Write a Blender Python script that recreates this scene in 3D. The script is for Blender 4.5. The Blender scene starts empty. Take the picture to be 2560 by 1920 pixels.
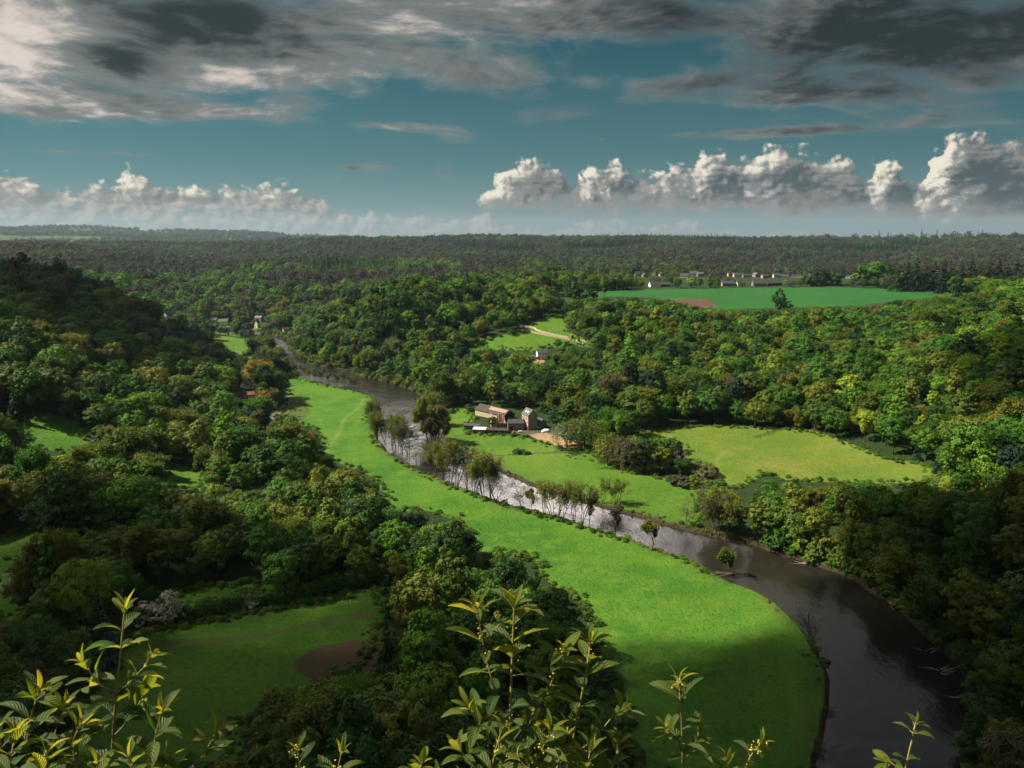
import bpy, bmesh, math, random
import numpy as np
from mathutils import Vector, Matrix, Euler

rng = np.random.default_rng(11)
random.seed(11)
R = math.radians
scene = bpy.context.scene
col = scene.collection

# ------------------------------------------------------------------ camera
CAM_H = 126.0
PITCH = R(10.66)
F = 1671.0                    # focal length in the 2212 px wide frame
CU, CV = 1106.0, 829.5
cam_d = bpy.data.cameras.new("camera")
cam = bpy.data.objects.new("camera", cam_d)
col.objects.link(cam)
cam.location = (0, 0, CAM_H)
cam.rotation_euler = (R(90) - PITCH, 0, 0)
cam_d.sensor_width = 36
cam_d.lens = 36 * F / 2212.0
cam_d.clip_start = 0.05
cam_d.clip_end = 60000
cam_d.dof.use_dof = True
cam_d.dof.focus_distance = 300
cam_d.dof.aperture_fstop = 11
scene.camera = cam

SP, CP = math.sin(PITCH), math.cos(PITCH)

def ray(U, V):
    a = (U - CU) / F
    b = (V - CV) / F
    return np.array([a, CP - b * SP, -SP - b * CP])

def at_z(U, V, z):
    d = ray(U, V)
    t = (z - CAM_H) / d[2]
    return d[0] * t, d[1] * t

def at_d(U, V, d):
    r_ = ray(U, V)
    t = d / r_[1]
    return r_[0] * t, d

def proj(x, y, z):
    x = np.asarray(x, float); y = np.asarray(y, float); z = np.asarray(z, float) - CAM_H
    dep = y * CP - z * SP
    dn = -y * SP - z * CP
    dep_ = np.where(dep < 0.1, 0.1, dep)
    U = CU + F * x / dep_
    V = CV + F * dn / dep_
    return U, V, dep

# ------------------------------------------------------------------ terrain heights
# control points: photo column, photo row, ground height
CT = []
def cz(*p):                       # (U, V, z)
    for U, V, z in p:
        x, y = at_z(U, V, z)
        CT.append((x, y, z))
def cd(*p):                       # (U, V of the crown tops, distance, tree height)
    for U, V, d, h in p:
        r_ = ray(U, V)
        t = d / r_[1]
        CT.append((r_[0] * t, d, CAM_H + r_[2] * t - h))
def cw(*p):                       # world (x, y, z)
    CT.extend(p)
# valley floor
cz((1300,1300,1.6),(1700,1500,1.5),(1200,1150,1.6),(700,900,1.8),(720,850,1.6),(640,830,1.8),(900,1030,1.6),
   (1000,1150,1.7),(1500,1300,1.5),(1700,1600,1.5),(1350,1600,1.6),(1200,1400,1.7),(1100,1000,2),(1000,930,1.8),
   (1300,1000,2.4),(1450,1090,2),(1700,1000,4.5),(1900,990,7),(1480,940,5),(1650,925,6),(1800,940,7),
   (1090,900,4),(1180,935,3.4),(960,880,2.2),(500,740,3),(460,725,5),(540,760,2),(860,880,1.5),(750,800,1.4),
   (600,745,1.4),(640,780,1.4),(1600,1120,2),(1750,1100,4),(1900,1306,3),(1700,1200,2),(1300,1500,1.7))
# spur behind the river and the mill
cz((800,740,30),(800,690,48),(800,662,57),(800,640,35),(1000,640,60),(1150,640,58),(1000,700,42),(1000,760,22),
   (1000,830,8),(1000,870,4),(1100,740,30),(1200,690,45),(1170,772,20),(1200,850,8),(700,740,18),(690,705,30),
   (800,800,8),(900,790,16),(900,730,33),(900,690,48),(800,600,55),(1000,600,58),(1270,740,30),(1300,700,42))
# wooded slope and plateau on the right
cd((1500,850,530,14),(1500,750,680,14),(1500,668,850,12),(2200,700,540,15),(2200,900,350,15),(2200,1000,300,15),
   (2200,1100,245,14),(2200,1400,181,15),(2200,800,430,14),(2200,650,690,14),(2000,750,600,14),(2000,850,450,14),
   (2000,950,395,14),(1800,800,560,14),(1800,700,720,14),(1800,664,860,8),(1350,800,600,13),(1350,720,720,13),(2000,680,720,14))
cz((1500,650,48),(1700,640,50),(1900,634,52),(2100,630,55),(1600,622,52),(1300,632,55),(1500,605,56),(1800,605,58))
# belt of woods beyond
cd((1500,560,2200,17),(1500,530,3000,21),(1500,513,3800,21),(2000,560,2200,17),(2000,530,3000,21),(2000,518,3800,21),
   (1000,560,2000,17),(1000,530,3000,21),(1000,508,3500,21),(800,560,2100,17),(800,513,3300,21),(2200,518,3800,21),(1250,510,3600,21))
cz((300,640,22),(550,640,20),(300,600,60),(600,600,60),(450,690,8),(620,690,10),(350,680,14),(300,560,80),(600,570,72))
cd((0,530,2200,17),(250,545,2100,17),(500,570,2000,17),(740,516,3000,21),(640,545,2800,21))
# far hills
cd((0,488,9000,24),(200,494,9000,24),(400,500,9000,24),(600,508,9000,24),(740,516,9000,10),(1000,520,9000,10),(1500,522,9000,10),(2200,522,9000,10),
   (0,540,4500,10),(300,545,4500,10),(600,545,4500,10),(900,540,5200,10),(1500,530,6000,10),(2200,530,6000,10),
   (0,512,6500,10),(300,520,6500,8),(520,524,6200,8))
# left hill
cd((0,572,700,14),(130,585,720,14),(250,640,740,14),(350,680,760,14),(440,720,780,14),(0,700,500,14),(0,850,400,14),
   (200,750,520,14),(200,850,430,14),(300,800,530,14),(400,850,510,14),(450,900,480,12),(0,1000,320,14),(200,1050,300,14))
cz((500,790,10),(530,828,5),(550,930,2.5),(110,920,26),(200,945,20),(390,1030,5),(0,1150,8),(0,1350,4.5),(300,1300,3),
   (400,1420,2.2),(700,1400,2),(600,1600,2),(900,1550,2),(100,1600,4),(500,1150,3),(800,1100,2),(600,1000,3))
# the viewpoint's own cliff
for th in range(-60, 61, 20):
    for r_, z in ((1.5,123.75),(2.4,123.6),(3.4,121.5),(6,112),(12,95),(30,62),(60,32),(105,9),(138,3)):
        if abs(th) > 50: z = z + (0 if r_ < 3 else (124 - z) * .45)
        if r_ > 100 and th < -30: z += 3
        cw((r_ * math.sin(R(th)), r_ * math.cos(R(th)), z))
for th in (-170,-140,-110,-85,110,140,170):
    for r_, z in ((1.5,123.8),(6,123.6),(30,122),(100,118),(400,120),(1500,110),(6000,110),(12000,110)):
        cw((r_ * math.sin(R(th)), r_ * math.cos(R(th)), z))
for th in (-48, 48, 75, -70):
    cw((12000*math.sin(R(th)), 12000*math.cos(R(th)), 150)); cw((4000*math.sin(R(th)), 4000*math.cos(R(th)), 110))
for th, z in ((-48,75),(48,62),(75,70),(-70,85)):
    cw((700*math.sin(R(th)), 700*math.cos(R(th)), z))
cw((-250,190,10),(-260,120,25),(85,125,1.5),(95,85,1.5),(125,30,1.5),(150,130,14),(165,90,20),(200,170,40),(60,100,6),(50,60,30))
cd((0,600,11500,0)) if False else None
for U, z in ((0,285),(300,235),(600,165),(900,110),(1500,110),(2200,120)):
    x, y = at_d(U, 520, 11500); cw((x, y, z - 60))

CT = np.array(CT, float)
def tocoord(x, y):
    r_ = np.hypot(x, y)
    return np.arctan2(x, y), np.log(np.maximum(r_, 0.3))
cu, cv = tocoord(CT[:, 0], CT[:, 1])
def tps_k(d2):
    return 0.5 * d2 * np.log(d2 + 1e-12)
def tps_fit(u, v, z, lam=2e-4):
    n = len(u)
    d2 = (u[:, None] - u[None]) ** 2 + (v[:, None] - v[None]) ** 2
    A = np.zeros((n + 3, n + 3))
    A[:n, :n] = tps_k(d2) + lam * np.eye(n)
    P = np.stack([np.ones(n), u, v], 1)
    A[:n, n:] = P; A[n:, :n] = P.T
    return np.linalg.solve(A, np.concatenate([z, np.zeros(3)]))
wt = tps_fit(cu, cv, CT[:, 2])
def tps_eval(u, v):
    out = np.empty(u.size); uf = u.ravel(); vf = v.ravel()
    for i in range(0, uf.size, 20000):
        uu = uf[i:i+20000]; vv = vf[i:i+20000]
        d2 = (uu[:, None] - cu[None]) ** 2 + (vv[:, None] - cv[None]) ** 2
        out[i:i+20000] = tps_k(d2) @ wt[:-3] + wt[-3] + wt[-2] * uu + wt[-1] * vv
    return out.reshape(u.shape)
GT = np.radians(np.arange(-180, 180.01, 1.0)); GL = np.arange(math.log(0.3), math.log(13000) + .03, .025)
GZ = tps_eval(*np.meshgrid(GT, GL, indexing='ij'))
def bilin(x, y):
    u, v = tocoord(np.asarray(x, float), np.asarray(y, float))
    fu = np.clip((u - GT[0]) / (GT[1] - GT[0]), 0, len(GT) - 1.001); fv = np.clip((v - GL[0]) / .025, 0, len(GL) - 1.001)
    i = fu.astype(int); j = fv.astype(int); a = fu - i; b = fv - j
    return (GZ[i, j] * (1-a) * (1-b) + GZ[i+1, j] * a * (1-b) + GZ[i, j+1] * (1-a) * b + GZ[i+1, j+1] * a * b)

# smooth value noise in the plan
_NT = rng.random((256, 256))
def vnoise(x, y):
    xi = np.floor(x).astype(int); yi = np.floor(y).astype(int); a = x - xi; b = y - yi
    a = a*a*(3-2*a); b = b*b*(3-2*b)
    g = lambda i, j: _NT[i % 256, j % 256]
    return (g(xi, yi)*(1-a)*(1-b) + g(xi+1, yi)*a*(1-b) + g(xi, yi+1)*(1-a)*b + g(xi+1, yi+1)*a*b) * 2 - 1
def fbm(x, y, o=4):
    s = 0; k = 1.0
    for i in range(o):
        s = s + vnoise(x * 2**i + 17*i, y * 2**i - 31*i) * k; k *= .5
    return s

# ------------------------------------------------------------------ the river's banks
LB_ = [(470,716),(540,728),(585,742),(600,762),(618,786),(628,808),(700,830),(790,850),(822,868),(815,900),(812,940),(830,972),(880,1003),(940,1030),(1000,1056),(1080,1085),(1160,1105),
      (1250,1130),(1330,1156),(1420,1185),(1490,1208),(1543,1238),(1580,1260),(1650,1280),(1697,1320),(1748,1370),(1765,1404),
      (1785,1434),(1791,1471),(1788,1515),(1781,1562),(1771,1616),(1755,1659)]
RB_ = [(480,706),(560,714),(612,728),(628,752),(650,780),(690,790),(735,794),(790,816),(850,826),(905,846),(935,880),(945,930),(968,962),(1010,983),(1100,1024),(1167,1054),
      (1292,1091),(1356,1106),(1440,1132),(1477,1142),(1560,1160),(1625,1176),(1690,1196),(1735,1208),(1800,1230),(1850,1252),(1890,1280),(1925,1298),
      (1975,1342),(2025,1388),(2062,1426),(2088,1470),(2105,1530),(2090,1599),(2070,1659)]
LB = [at_z(u, v, 0.6) for u, v in LB_] + [(70,128),(76,92),(98,48),(150,-10),(240,-70)]
RB = [at_z(u, v, 0.6) for u, v in RB_] + [(106,135),(112,100),(130,66),(175,15),(260,-40)]
def smooth_line(P, n=3):
    P = np.array(P, float)
    for _ in range(n):
        Q = [P[0]]
        for a, b in zip(P[:-1], P[1:]):
            Q.append(a * .75 + b * .25); Q.append(a * .25 + b * .75)
        Q.append(P[-1]); P = np.array(Q)
        if len(P) > 260: break
    return P
LBs, RBs = smooth_line(LB, 2), smooth_line(RB, 2)
def wobble(P, amp, seed):
    d = np.gradient(P, axis=0); n = np.stack([-d[:, 1], d[:, 0]], 1); n /= np.linalg.norm(n, axis=1)[:, None] + 1e-9
    s = np.concatenate([[0], np.cumsum(np.linalg.norm(np.diff(P, axis=0), axis=1))])
    return P + n * (amp * fbm(s / 9.0 + seed, s * 0 + seed, 3))[:, None]
LBs, RBs = wobble(LBs, .9, 3.3), wobble(RBs, .9, 8.1)
RIV = np.concatenate([LBs, RBs[::-1]])
def inside(x, y, P):
    x = np.asarray(x); y = np.asarray(y); c = np.zeros(x.shape, bool)
    n = len(P); j = n - 1
    for i in range(n):
        xi, yi = P[i]; xj, yj = P[j]
        if yi != yj:
            m = ((yi > y) != (yj > y)) & (x < (xj - xi) * (y - yi) / (yj - yi) + xi)
            c ^= m
        j = i
    return c
def linedist(x, y, P, closed=False):
    d = np.full(np.shape(x), 1e9)
    Q = np.concatenate([P, P[:1]]) if closed else P
    for a, b in zip(Q[:-1], Q[1:]):
        ab = b - a; L = ab @ ab + 1e-12
        t = np.clip(((x - a[0]) * ab[0] + (y - a[1]) * ab[1]) / L, 0, 1)
        d = np.minimum(d, np.hypot(x - a[0] - t * ab[0], y - a[1] - t * ab[1]))
    return d
def river_sd(x, y):
    x = np.asarray(x, float); y = np.asarray(y, float)
    out = np.full(x.shape, 1e3)
    m = (y > -120) & (y < 1250) & (np.abs(x) < 560)
    if m.any():
        xs, ys = x[m], y[m]
        d = np.minimum(linedist(xs, ys, LBs), linedist(xs, ys, RBs))
        out[m] = np.where(inside(xs, ys, RIV), -d, d)
    return out
def sstep(a, b, x):
    t = np.clip((x - a) / (b - a), 0, 1); return t * t * (3 - 2 * t)
def height(x, y, sd=None):
    x = np.asarray(x, float); y = np.asarray(y, float)
    if sd is None: sd = river_sd(x, y)
    z = bilin(x, y)
    r_ = np.hypot(x, y)
    z = np.where(r_ > 120, np.maximum(z, 1.0), z)
    z = z + fbm(x / 45, y / 45, 3) * .35 * sstep(100, 200, r_)
    z = z + fbm(x / 560 + 5, y / 420, 4) * 13 * sstep(1100, 2200, r_) + fbm(x / 1300 + 5, y / 900, 4) * 22 * sstep(4200, 6500, r_)
    bank = 1.25 + .018 * np.maximum(sd, 0) + .25 * fbm(x / 7, y / 7, 2)
    w = sstep(2, 32, sd)
    z = bank * (1 - w) + z * w
    cut = sstep(-2.2, 1.2, sd)
    return np.where(sd < 1.2, -1.6 * (1 - cut) + z * cut, z)

# ------------------------------------------------------------------ materials helper
def new_mat(name):
    m = bpy.data.materials.new(name); m.use_nodes = True
    nt = m.node_tree; nt.nodes.clear()
    out = nt.nodes.new('ShaderNodeOutputMaterial')
    return m, nt, out
class NT:
    def __init__(s, nt): s.nt = nt
    def n(s, t, **kw):
        nd = s.nt.nodes.new(t)
        for k, v in kw.items(): setattr(nd, k, v)
        return nd
    def l(s, a, b): s.nt.links.new(a, b)
    def _in(s, sock, v):
        if isinstance(v, (int, float)): sock.default_value = v
        elif isinstance(v, (tuple, list)): sock.default_value = tuple(v) if len(v) != 3 or len(sock.default_value) == 3 else (*v, 1)
        else: s.l(v, sock)
    def math(s, op, a, b=0.0, c=0.0, clamp=False):
        nd = s.n('ShaderNodeMath', operation=op, use_clamp=clamp)
        s._in(nd.inputs[0], a); s._in(nd.inputs[1], b); s._in(nd.inputs[2], c)
        return nd.outputs[0]
    def mix(s, f, a, b, blend='MIX'):
        nd = s.n('ShaderNodeMix', data_type='RGBA', blend_type=blend)
        s._in(nd.inputs[0], f); s._in(nd.inputs[6], a); s._in(nd.inputs[7], b)
        return nd.outputs[2]
    def ramp(s, f, lo, hi, a=0.0, b=1.0, smooth=True):
        nd = s.n('ShaderNodeMapRange', interpolation_type='SMOOTHSTEP' if smooth else 'LINEAR')
        s._in(nd.inputs[0], f); s._in(nd.inputs[1], lo); s._in(nd.inputs[2], hi); s._in(nd.inputs[3], a); s._in(nd.inputs[4], b)
        return nd.outputs[0]
    def noise(s, vec, scale, detail=3, rough=.5, dist=0.0, dims='3D'):
        nd = s.n('ShaderNodeTexNoise', noise_dimensions=dims)
        if vec is not None: s.l(vec, nd.inputs['Vector'])
        nd.inputs['Scale'].default_value = scale; nd.inputs['Detail'].default_value = detail
        nd.inputs['Roughness'].default_value = rough; nd.inputs['Distortion'].default_value = dist
        return nd.outputs[0]
    def attr(s, name, typ='GEOMETRY'):
        nd = s.n('ShaderNodeAttribute', attribute_type=typ, attribute_name=name); return nd
    def vec(s, op, a, b=None, sc=None):
        nd = s.n('ShaderNodeVectorMath', operation=op)
        s._in(nd.inputs[0], a)
        if b is not None: s._in(nd.inputs[1], b)
        if sc is not None: s._in(nd.inputs['Scale'], sc)
        return nd.outputs[1] if op in ('DOT_PRODUCT', 'LENGTH', 'DISTANCE') else nd.outputs[0]
    def bump(s, h, strength, dist):
        nd = s.n('ShaderNodeBump'); s.l(h, nd.inputs['Height']); nd.inputs['Strength'].default_value = strength; nd.inputs['Distance'].default_value = dist
        return nd.outputs[0]
    def bsdf(s, colr, rough=.8, spec=.2, normal=None, **kw):
        nd = s.n('ShaderNodeBsdfPrincipled')
        s._in(nd.inputs['Base Color'], colr); s._in(nd.inputs['Roughness'], rough); s._in(nd.inputs['Specular IOR Level'], spec)
        if normal is not None: s.l(normal, nd.inputs['Normal'])
        for k, v in kw.items(): s._in(nd.inputs[k], v)
        return nd

# ------------------------------------------------------------------ open areas as the photograph shows them (photo column, row)
OPEN = {
 'meadow': (110, 800, [(618,812),(700,832),(790,852),(822,870),(800,900),(806,945),(830,972),(880,1005),(940,1032),(1000,1058),(1080,1087),(1160,1107),(1250,1132),(1330,1158),(1420,1187),(1500,1217),(1560,1250),(1640,1277),(1690,1312),(1735,1362),(1765,1410),(1785,1470),(1790,1530),(1780,1590),(1770,1659),(1760,1720),(1380,1720),(1330,1500),(1290,1420),(1265,1340),(1255,1300),(1200,1265),(1165,1245),(1150,1205),(1080,1195),(1050,1215),(1015,1225),(1010,1175),(1000,1130),(930,1105),(840,1105),(822,1060),(800,1030),(760,1010),(690,985),(690,935),(655,915),(620,900),(600,915),(560,945),(575,915),(610,880),(622,850),(612,830)]),
 'pasture': (250, 720, [(955,885),(1010,880),(1030,905),(1005,915),(1010,935),(1060,940),(1130,940),(1200,965),(1240,985),(1290,965),(1285,985),(1330,1010),(1400,1025),(1470,1035),(1500,1045),(1520,1090),(1510,1140),(1440,1130),(1356,1105),(1292,1090),(1160,1050),(1100,1025),(1010,985),(960,960),(945,920)]),
 'hay_meadow': (300, 640, [(1370,935),(1450,920),(1560,918),(1700,925),(1760,930),(1830,955),(1900,985),(1990,1000),(2030,1020),(2000,1040),(1900,1045),(1800,1040),(1720,1040),(1650,1025),(1600,1050),(1560,1065),(1500,1030),(1480,985),(1470,960),(1400,950)]),
 'hill_meadow': (600, 1000, [(1010,742),(1060,727),(1120,716),(1150,712),(1125,706),(1180,685),(1215,680),(1225,715),(1290,742),(1300,752),(1235,745),(1195,752),(1150,760),(1080,756),(1030,748)]),
 'crop_field': (760, 1500, [(1200,632),(1290,628),(1450,624),(1800,620),(2000,628),(2140,628),(2060,640),(1950,648),(1850,660),(1720,664),(1560,668),(1440,645),(1330,640),(1215,645)]),
 'far_meadow': (700, 1200, [(455,727),(480,725),(545,735),(552,746),(545,778),(500,757)]),
 'upper_paddock': (300, 520, [(20,920),(90,895),(150,900),(200,925),(190,960),(165,985),(60,965)]),
 'glade': (300, 460, [(345,1010),(380,1003),(440,1018),(442,1062),(380,1052),(335,1040)]),
 'left_field': (150, 360, [(-300,1120),(0,1130),(60,1140),(110,1150),(40,1200),(25,1280),(60,1312),(250,1316),(420,1270),(560,1252),(640,1255),(560,1280),(300,1345),(0,1335),(-300,1400)]),
 'paddock': (120, 320, [(300,1358),(560,1317),(826,1264),(828,1340),(812,1380),(780,1440),(660,1490),(620,1510),(530,1560),(520,1640),(330,1720),(100,1720),(120,1600),(200,1480)]),
}
# ground grid in polar steps about the viewpoint, finest in the valley
tf = np.radians(np.arange(-46, 46.01, .14))
tb = np.radians(np.concatenate([np.arange(-180, -46, 2.2), ]))
TH = np.concatenate([tb, tf, -tb[::-1][:-1]]) ; TH = np.unique(np.round(TH, 7)); TH = TH[(TH < math.pi - 1e-4)]
LR = np.concatenate([np.linspace(math.log(.4), math.log(120), 110), np.arange(math.log(120) + .02, math.log(1300), .0047), np.arange(math.log(1300), math.log(12000), .0125)])
TT, LL = np.meshgrid(TH, LR, indexing='ij')
GX = np.exp(LL) * np.sin(TT); GY = np.exp(LL) * np.cos(TT)
GSD = river_sd(GX, GY)
GH = height(GX, GY, GSD)
gu, gv, gdep = proj(GX, GY, GH)
jr = np.exp(LL)
px_jit = 5 * (300 / np.maximum(jr, 150))
ju = gu + fbm(GX / 9, GY / 9, 3) * px_jit * 1.3
jv = gv + fbm(GX / 9 + 50, GY / 9, 3) * px_jit * .6
ZN = list(OPEN)
zone = np.zeros(GX.shape, int)
for k, nm in enumerate(ZN):
    r0, r1, P = OPEN[nm]
    m = (GY > 20) & (jr > r0) & (jr < r1)
    zz = np.zeros(GX.shape, bool); zz[m] = inside(ju[m], jv[m], P)
    zone[zz] = k + 1
zone[(GSD < 1.0)] = len(ZN) + 1
# land between river and open areas is grassy too, near the banks
bankm = (GSD > 0) & (GSD < 14) & (zone == 0) & (GY > 0) & (GX < 66)

def ground_uv(U, V, rmin=100, rmax=4000):
    """where the sight line through a photo point meets the ground"""
    d = ray(U, V)
    t = np.exp(np.linspace(math.log(rmin), math.log(rmax), 2500))
    x, y, z = d[0]*t, d[1]*t, CAM_H + d[2]*t
    h = height(x, y)
    k = np.argmax(z < h)
    if not (z < h).any(): k = len(t) - 1
    return float(x[k]), float(y[k]), float(h[k])
def world_line(pts, rmin=100, rmax=3000):
    return np.array([ground_uv(u, v, rmin, rmax)[:2] for u, v in pts])

# patches of bare soil, sand, tracks (world distances from lines drawn on the ground)
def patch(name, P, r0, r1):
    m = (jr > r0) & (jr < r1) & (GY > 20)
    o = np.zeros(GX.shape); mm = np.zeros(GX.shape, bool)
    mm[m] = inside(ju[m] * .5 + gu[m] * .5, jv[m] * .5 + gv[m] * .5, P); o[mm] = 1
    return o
soil = patch('ploughed', [(1418,646),(1530,645),(1552,663),(1455,667)], 700, 1400)
sand = patch('arena', [(1138,938),(1180,934),(1215,945),(1260,965),(1205,966)], 400, 600)
sand = np.maximum(sand, patch('slope', [(1135,782),(1170,776),(1182,784),(1160,792)], 500, 900))
ring = patch('ring', [(640,1425),(665,1405),(720,1390),(800,1380),(830,1400),(800,1450),(730,1478),(670,1470),(640,1445)], 150, 330)
ring = np.maximum(ring, .6*patch('shade', [(320,1392),(560,1368),(800,1318),(806,1334),(600,1372),(330,1412)], 150, 330) * .8)  # second patch: shade below the hedge, put into the soil colour
yard = patch('yard', [(1100,932),(1180,925),(1215,935),(1190,946),(1130,940)], 400, 600)
def track(pts, w, r0=100, r1=1500):
    L = smooth_line(world_line(pts, r0, r1), 3)
    o = np.zeros(GX.shape)
    x0, y0 = L.min(0) - 8; x1, y1 = L.max(0) + 8
    m = (GX > x0) & (GX < x1) & (GY > y0) & (GY < y1)
    d = linedist(GX[m], GY[m], L)
    o[m] = 1 - sstep(w * .6, w, d + .3 * fbm(GX[m]/4, GY[m]/4, 2))
    return o
def ruts(pts, r0=100, r1=1500):
    L = smooth_line(world_line(pts, r0, r1), 3)
    o = np.zeros(GX.shape)
    x0, y0 = L.min(0) - 8; x1, y1 = L.max(0) + 8
    m = (GX > x0) & (GX < x1) & (GY > y0) & (GY < y1)
    d = linedist(GX[m], GY[m], L)
    o[m] = np.exp(-(d / 1.7) ** 2) * np.clip(.75 + .5*fbm(GX[m]/11, GY[m]/11, 2), 0, 1)
    return o
lane = track([(545,985),(560,940),(585,905),(612,880),(622,862),(618,848)], 2.6)
wheel = ruts([(700,1000),(705,970),(735,935),(742,905),(775,882),(786,862)])
wheel = np.maximum(wheel, ruts([(1530,1075),(1555,1040),(1545,1000),(1565,975)]) * .8)
wheel = np.maximum(wheel, ruts([(1790,1640),(1725,1600),(1718,1500),(1690,1420)]) * .5)
ditch = track([(960,950),(1040,930),(1090,928),(1110,938)], 1.3) * .6
ditch = np.maximum(ditch, track([(1010,988),(1060,985),(1120,982),(1200,978),(1290,975)], 1.6))
ditch = np.maximum(ditch, track([(1630,945),(1665,935),(1700,925)], 2.0))
bare = np.maximum.reduce([soil * .0])
# reedy, muddy banks
mud = ((GSD > -3) & (GSD < 1.6)).astype(float) * (1 - sstep(.2, 1.5, GSD + .7 * fbm(GX/5, GY/5, 2)))
rough = np.clip(1 - np.abs(GSD - 2.5) / 4.5, 0, 1) * (.5 + .5 * fbm(GX/14, GY/14, 3)) * (GSD > 0)
rough = np.clip(rough, 0, 1)
rough = np.maximum(rough, ditch)
# rough brown-green verge by the lane
verge = patch('verge', [(612,880),(650,860),(668,885),(650,915),(620,905),(590,925),(560,960),(552,940),(590,905)], 300, 700)
rough = np.maximum(rough, verge * .6)
brm = patch('bramble', [(1470,1040),(1500,990),(1545,1010),(1560,1040),(1530,1060),(1480,1055)], 300, 500)
rough = np.maximum(rough, brm * .8)
# small relief: tussocks on rough ground, a step at the ditches
GH = GH + rough * (.35 + .45 * fbm(GX/1.6, GY/1.6, 2)) * (GSD > .5) - lane * .1

# kind of grass per zone
KIND = {'meadow':0.0,'pasture':0.35,'hay_meadow':1.0,'hill_meadow':0.4,'crop_field':-1,'far_meadow':0.25,'upper_paddock':.1,'glade':.2,'left_field':.1,'paddock':.15}
grass = (zone > 0) & (zone <= len(ZN)); grass |= bankm
hay = np.zeros(GX.shape); crop = np.zeros(GX.shape)
for k, nm in enumerate(ZN):
    if KIND[nm] < 0: crop[zone == k+1] = 1
    else: hay[zone == k+1] = KIND[nm]
hay[bankm] = .3
farm = np.where((jr > 4000), np.clip(fbm(GX/420, GY/700, 3) * 1.4 + .1, 0, 1), 0)   # distant fields among woods
grassf = np.maximum(grass.astype(float), farm * .3)

def mat_ground():
    m, nt, out = new_mat('ground_cover'); N = NT(nt)
    P = N.n('ShaderNodeNewGeometry').outputs['Position']
    a1 = N.n('ShaderNodeSeparateColor'); N.l(N.attr('cover').outputs['Color'], a1.inputs[0])    # grass, hay, crop
    a2 = N.n('ShaderNodeSeparateColor'); N.l(N.attr('bare').outputs['Color'], a2.inputs[0])     # soil, sand, mud
    a3 = N.n('ShaderNodeSeparateColor'); N.l(N.attr('marks').outputs['Color'], a3.inputs[0])    # rough, wheel, lane
    big = N.noise(P, .018, 4, .6); mid = N.noise(P, .11, 4, .6); fine = N.noise(P, .75, 4, .65); vfine = N.noise(P, 2.2, 3, .7)
    g = N.mix(N.ramp(big, .35, .65), (.036,.118,.009), (.068,.165,.013))
    g = N.mix(N.ramp(mid, .42, .72), g, (.085,.172,.014))
    hay = N.mix(N.ramp(mid, .3, .7), (.105,.165,.017), (.080,.140,.014))
    hay = N.mix(N.ramp(big, .45, .7), hay, (.155,.165,.028))
    g = N.mix(a1.outputs[1], g, hay)
    clump = N.noise(P, .32, 5, .7, .6)
    g = N.mix(N.ramp(clump, .48, .68, 0, .32), g, (.022,.07,.008))
    g = N.mix(N.ramp(fine, .50, .70, 0, .62), g, (.016,.048,.006))
    g = N.mix(N.math('MULTIPLY', N.ramp(N.noise(P, .05, 5, .65, 1.2), .56, .72), .5), g, (.075,.125,.016))
    g = N.mix(N.ramp(vfine, .55, .75, 0, .35), g, (.13,.19,.03))
    crop = N.mix(N.ramp(big, .3, .7), (.012,.072,.011), (.017,.092,.014))
    crop = N.mix(N.ramp(mid, .4, .8, 0, .4), crop, (.03,.14,.02))
    wv = N.n('ShaderNodeTexWave', wave_type='BANDS', bands_direction='DIAGONAL'); wv.inputs['Scale'].default_value = .06; wv.inputs['Distortion'].default_value = 2.5; wv.inputs['Detail'].default_value = 2; N.l(P, wv.inputs['Vector'])
    crop = N.mix(N.ramp(wv.outputs['Fac'], .35, .9, 0, .45), crop, (.022,.11,.022))
    g = N.mix(a1.outputs[2], g, crop)
    floor = N.mix(N.ramp(mid, .3, .7), (.014,.034,.007), (.024,.040,.010))
    c = N.mix(a1.outputs[0], floor, g)
    rg = N.mix(N.ramp(fine, .35, .65), (.028,.05,.012), (.10,.085,.03))
    c = N.mix(a3.outputs[0], c, rg)
    c = N.mix(N.math('MULTIPLY', a3.outputs[1], .55), c, (.17,.21,.05))
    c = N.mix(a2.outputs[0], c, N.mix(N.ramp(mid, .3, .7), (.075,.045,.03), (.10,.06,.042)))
    c = N.mix(a2.outputs[1], c, N.mix(N.ramp(fine, .3, .7), (.36,.24,.12), (.30,.19,.09)))
    c = N.mix(a2.outputs[2], c, N.mix(N.ramp(fine, .3, .7), (.022,.018,.010), (.055,.042,.024)))
    c = N.mix(a3.outputs[2], c, (.16,.14,.12))
    h = N.math('ADD', N.math('MULTIPLY', fine, 1.0), N.math('MULTIPLY', vfine, .5))
    b = N.bump(h, 1.0, .9)
    N.l(N.bsdf(c, .9, .12, b).outputs[0], out.inputs[0])
    return m
M_GROUND = mat_ground()

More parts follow.
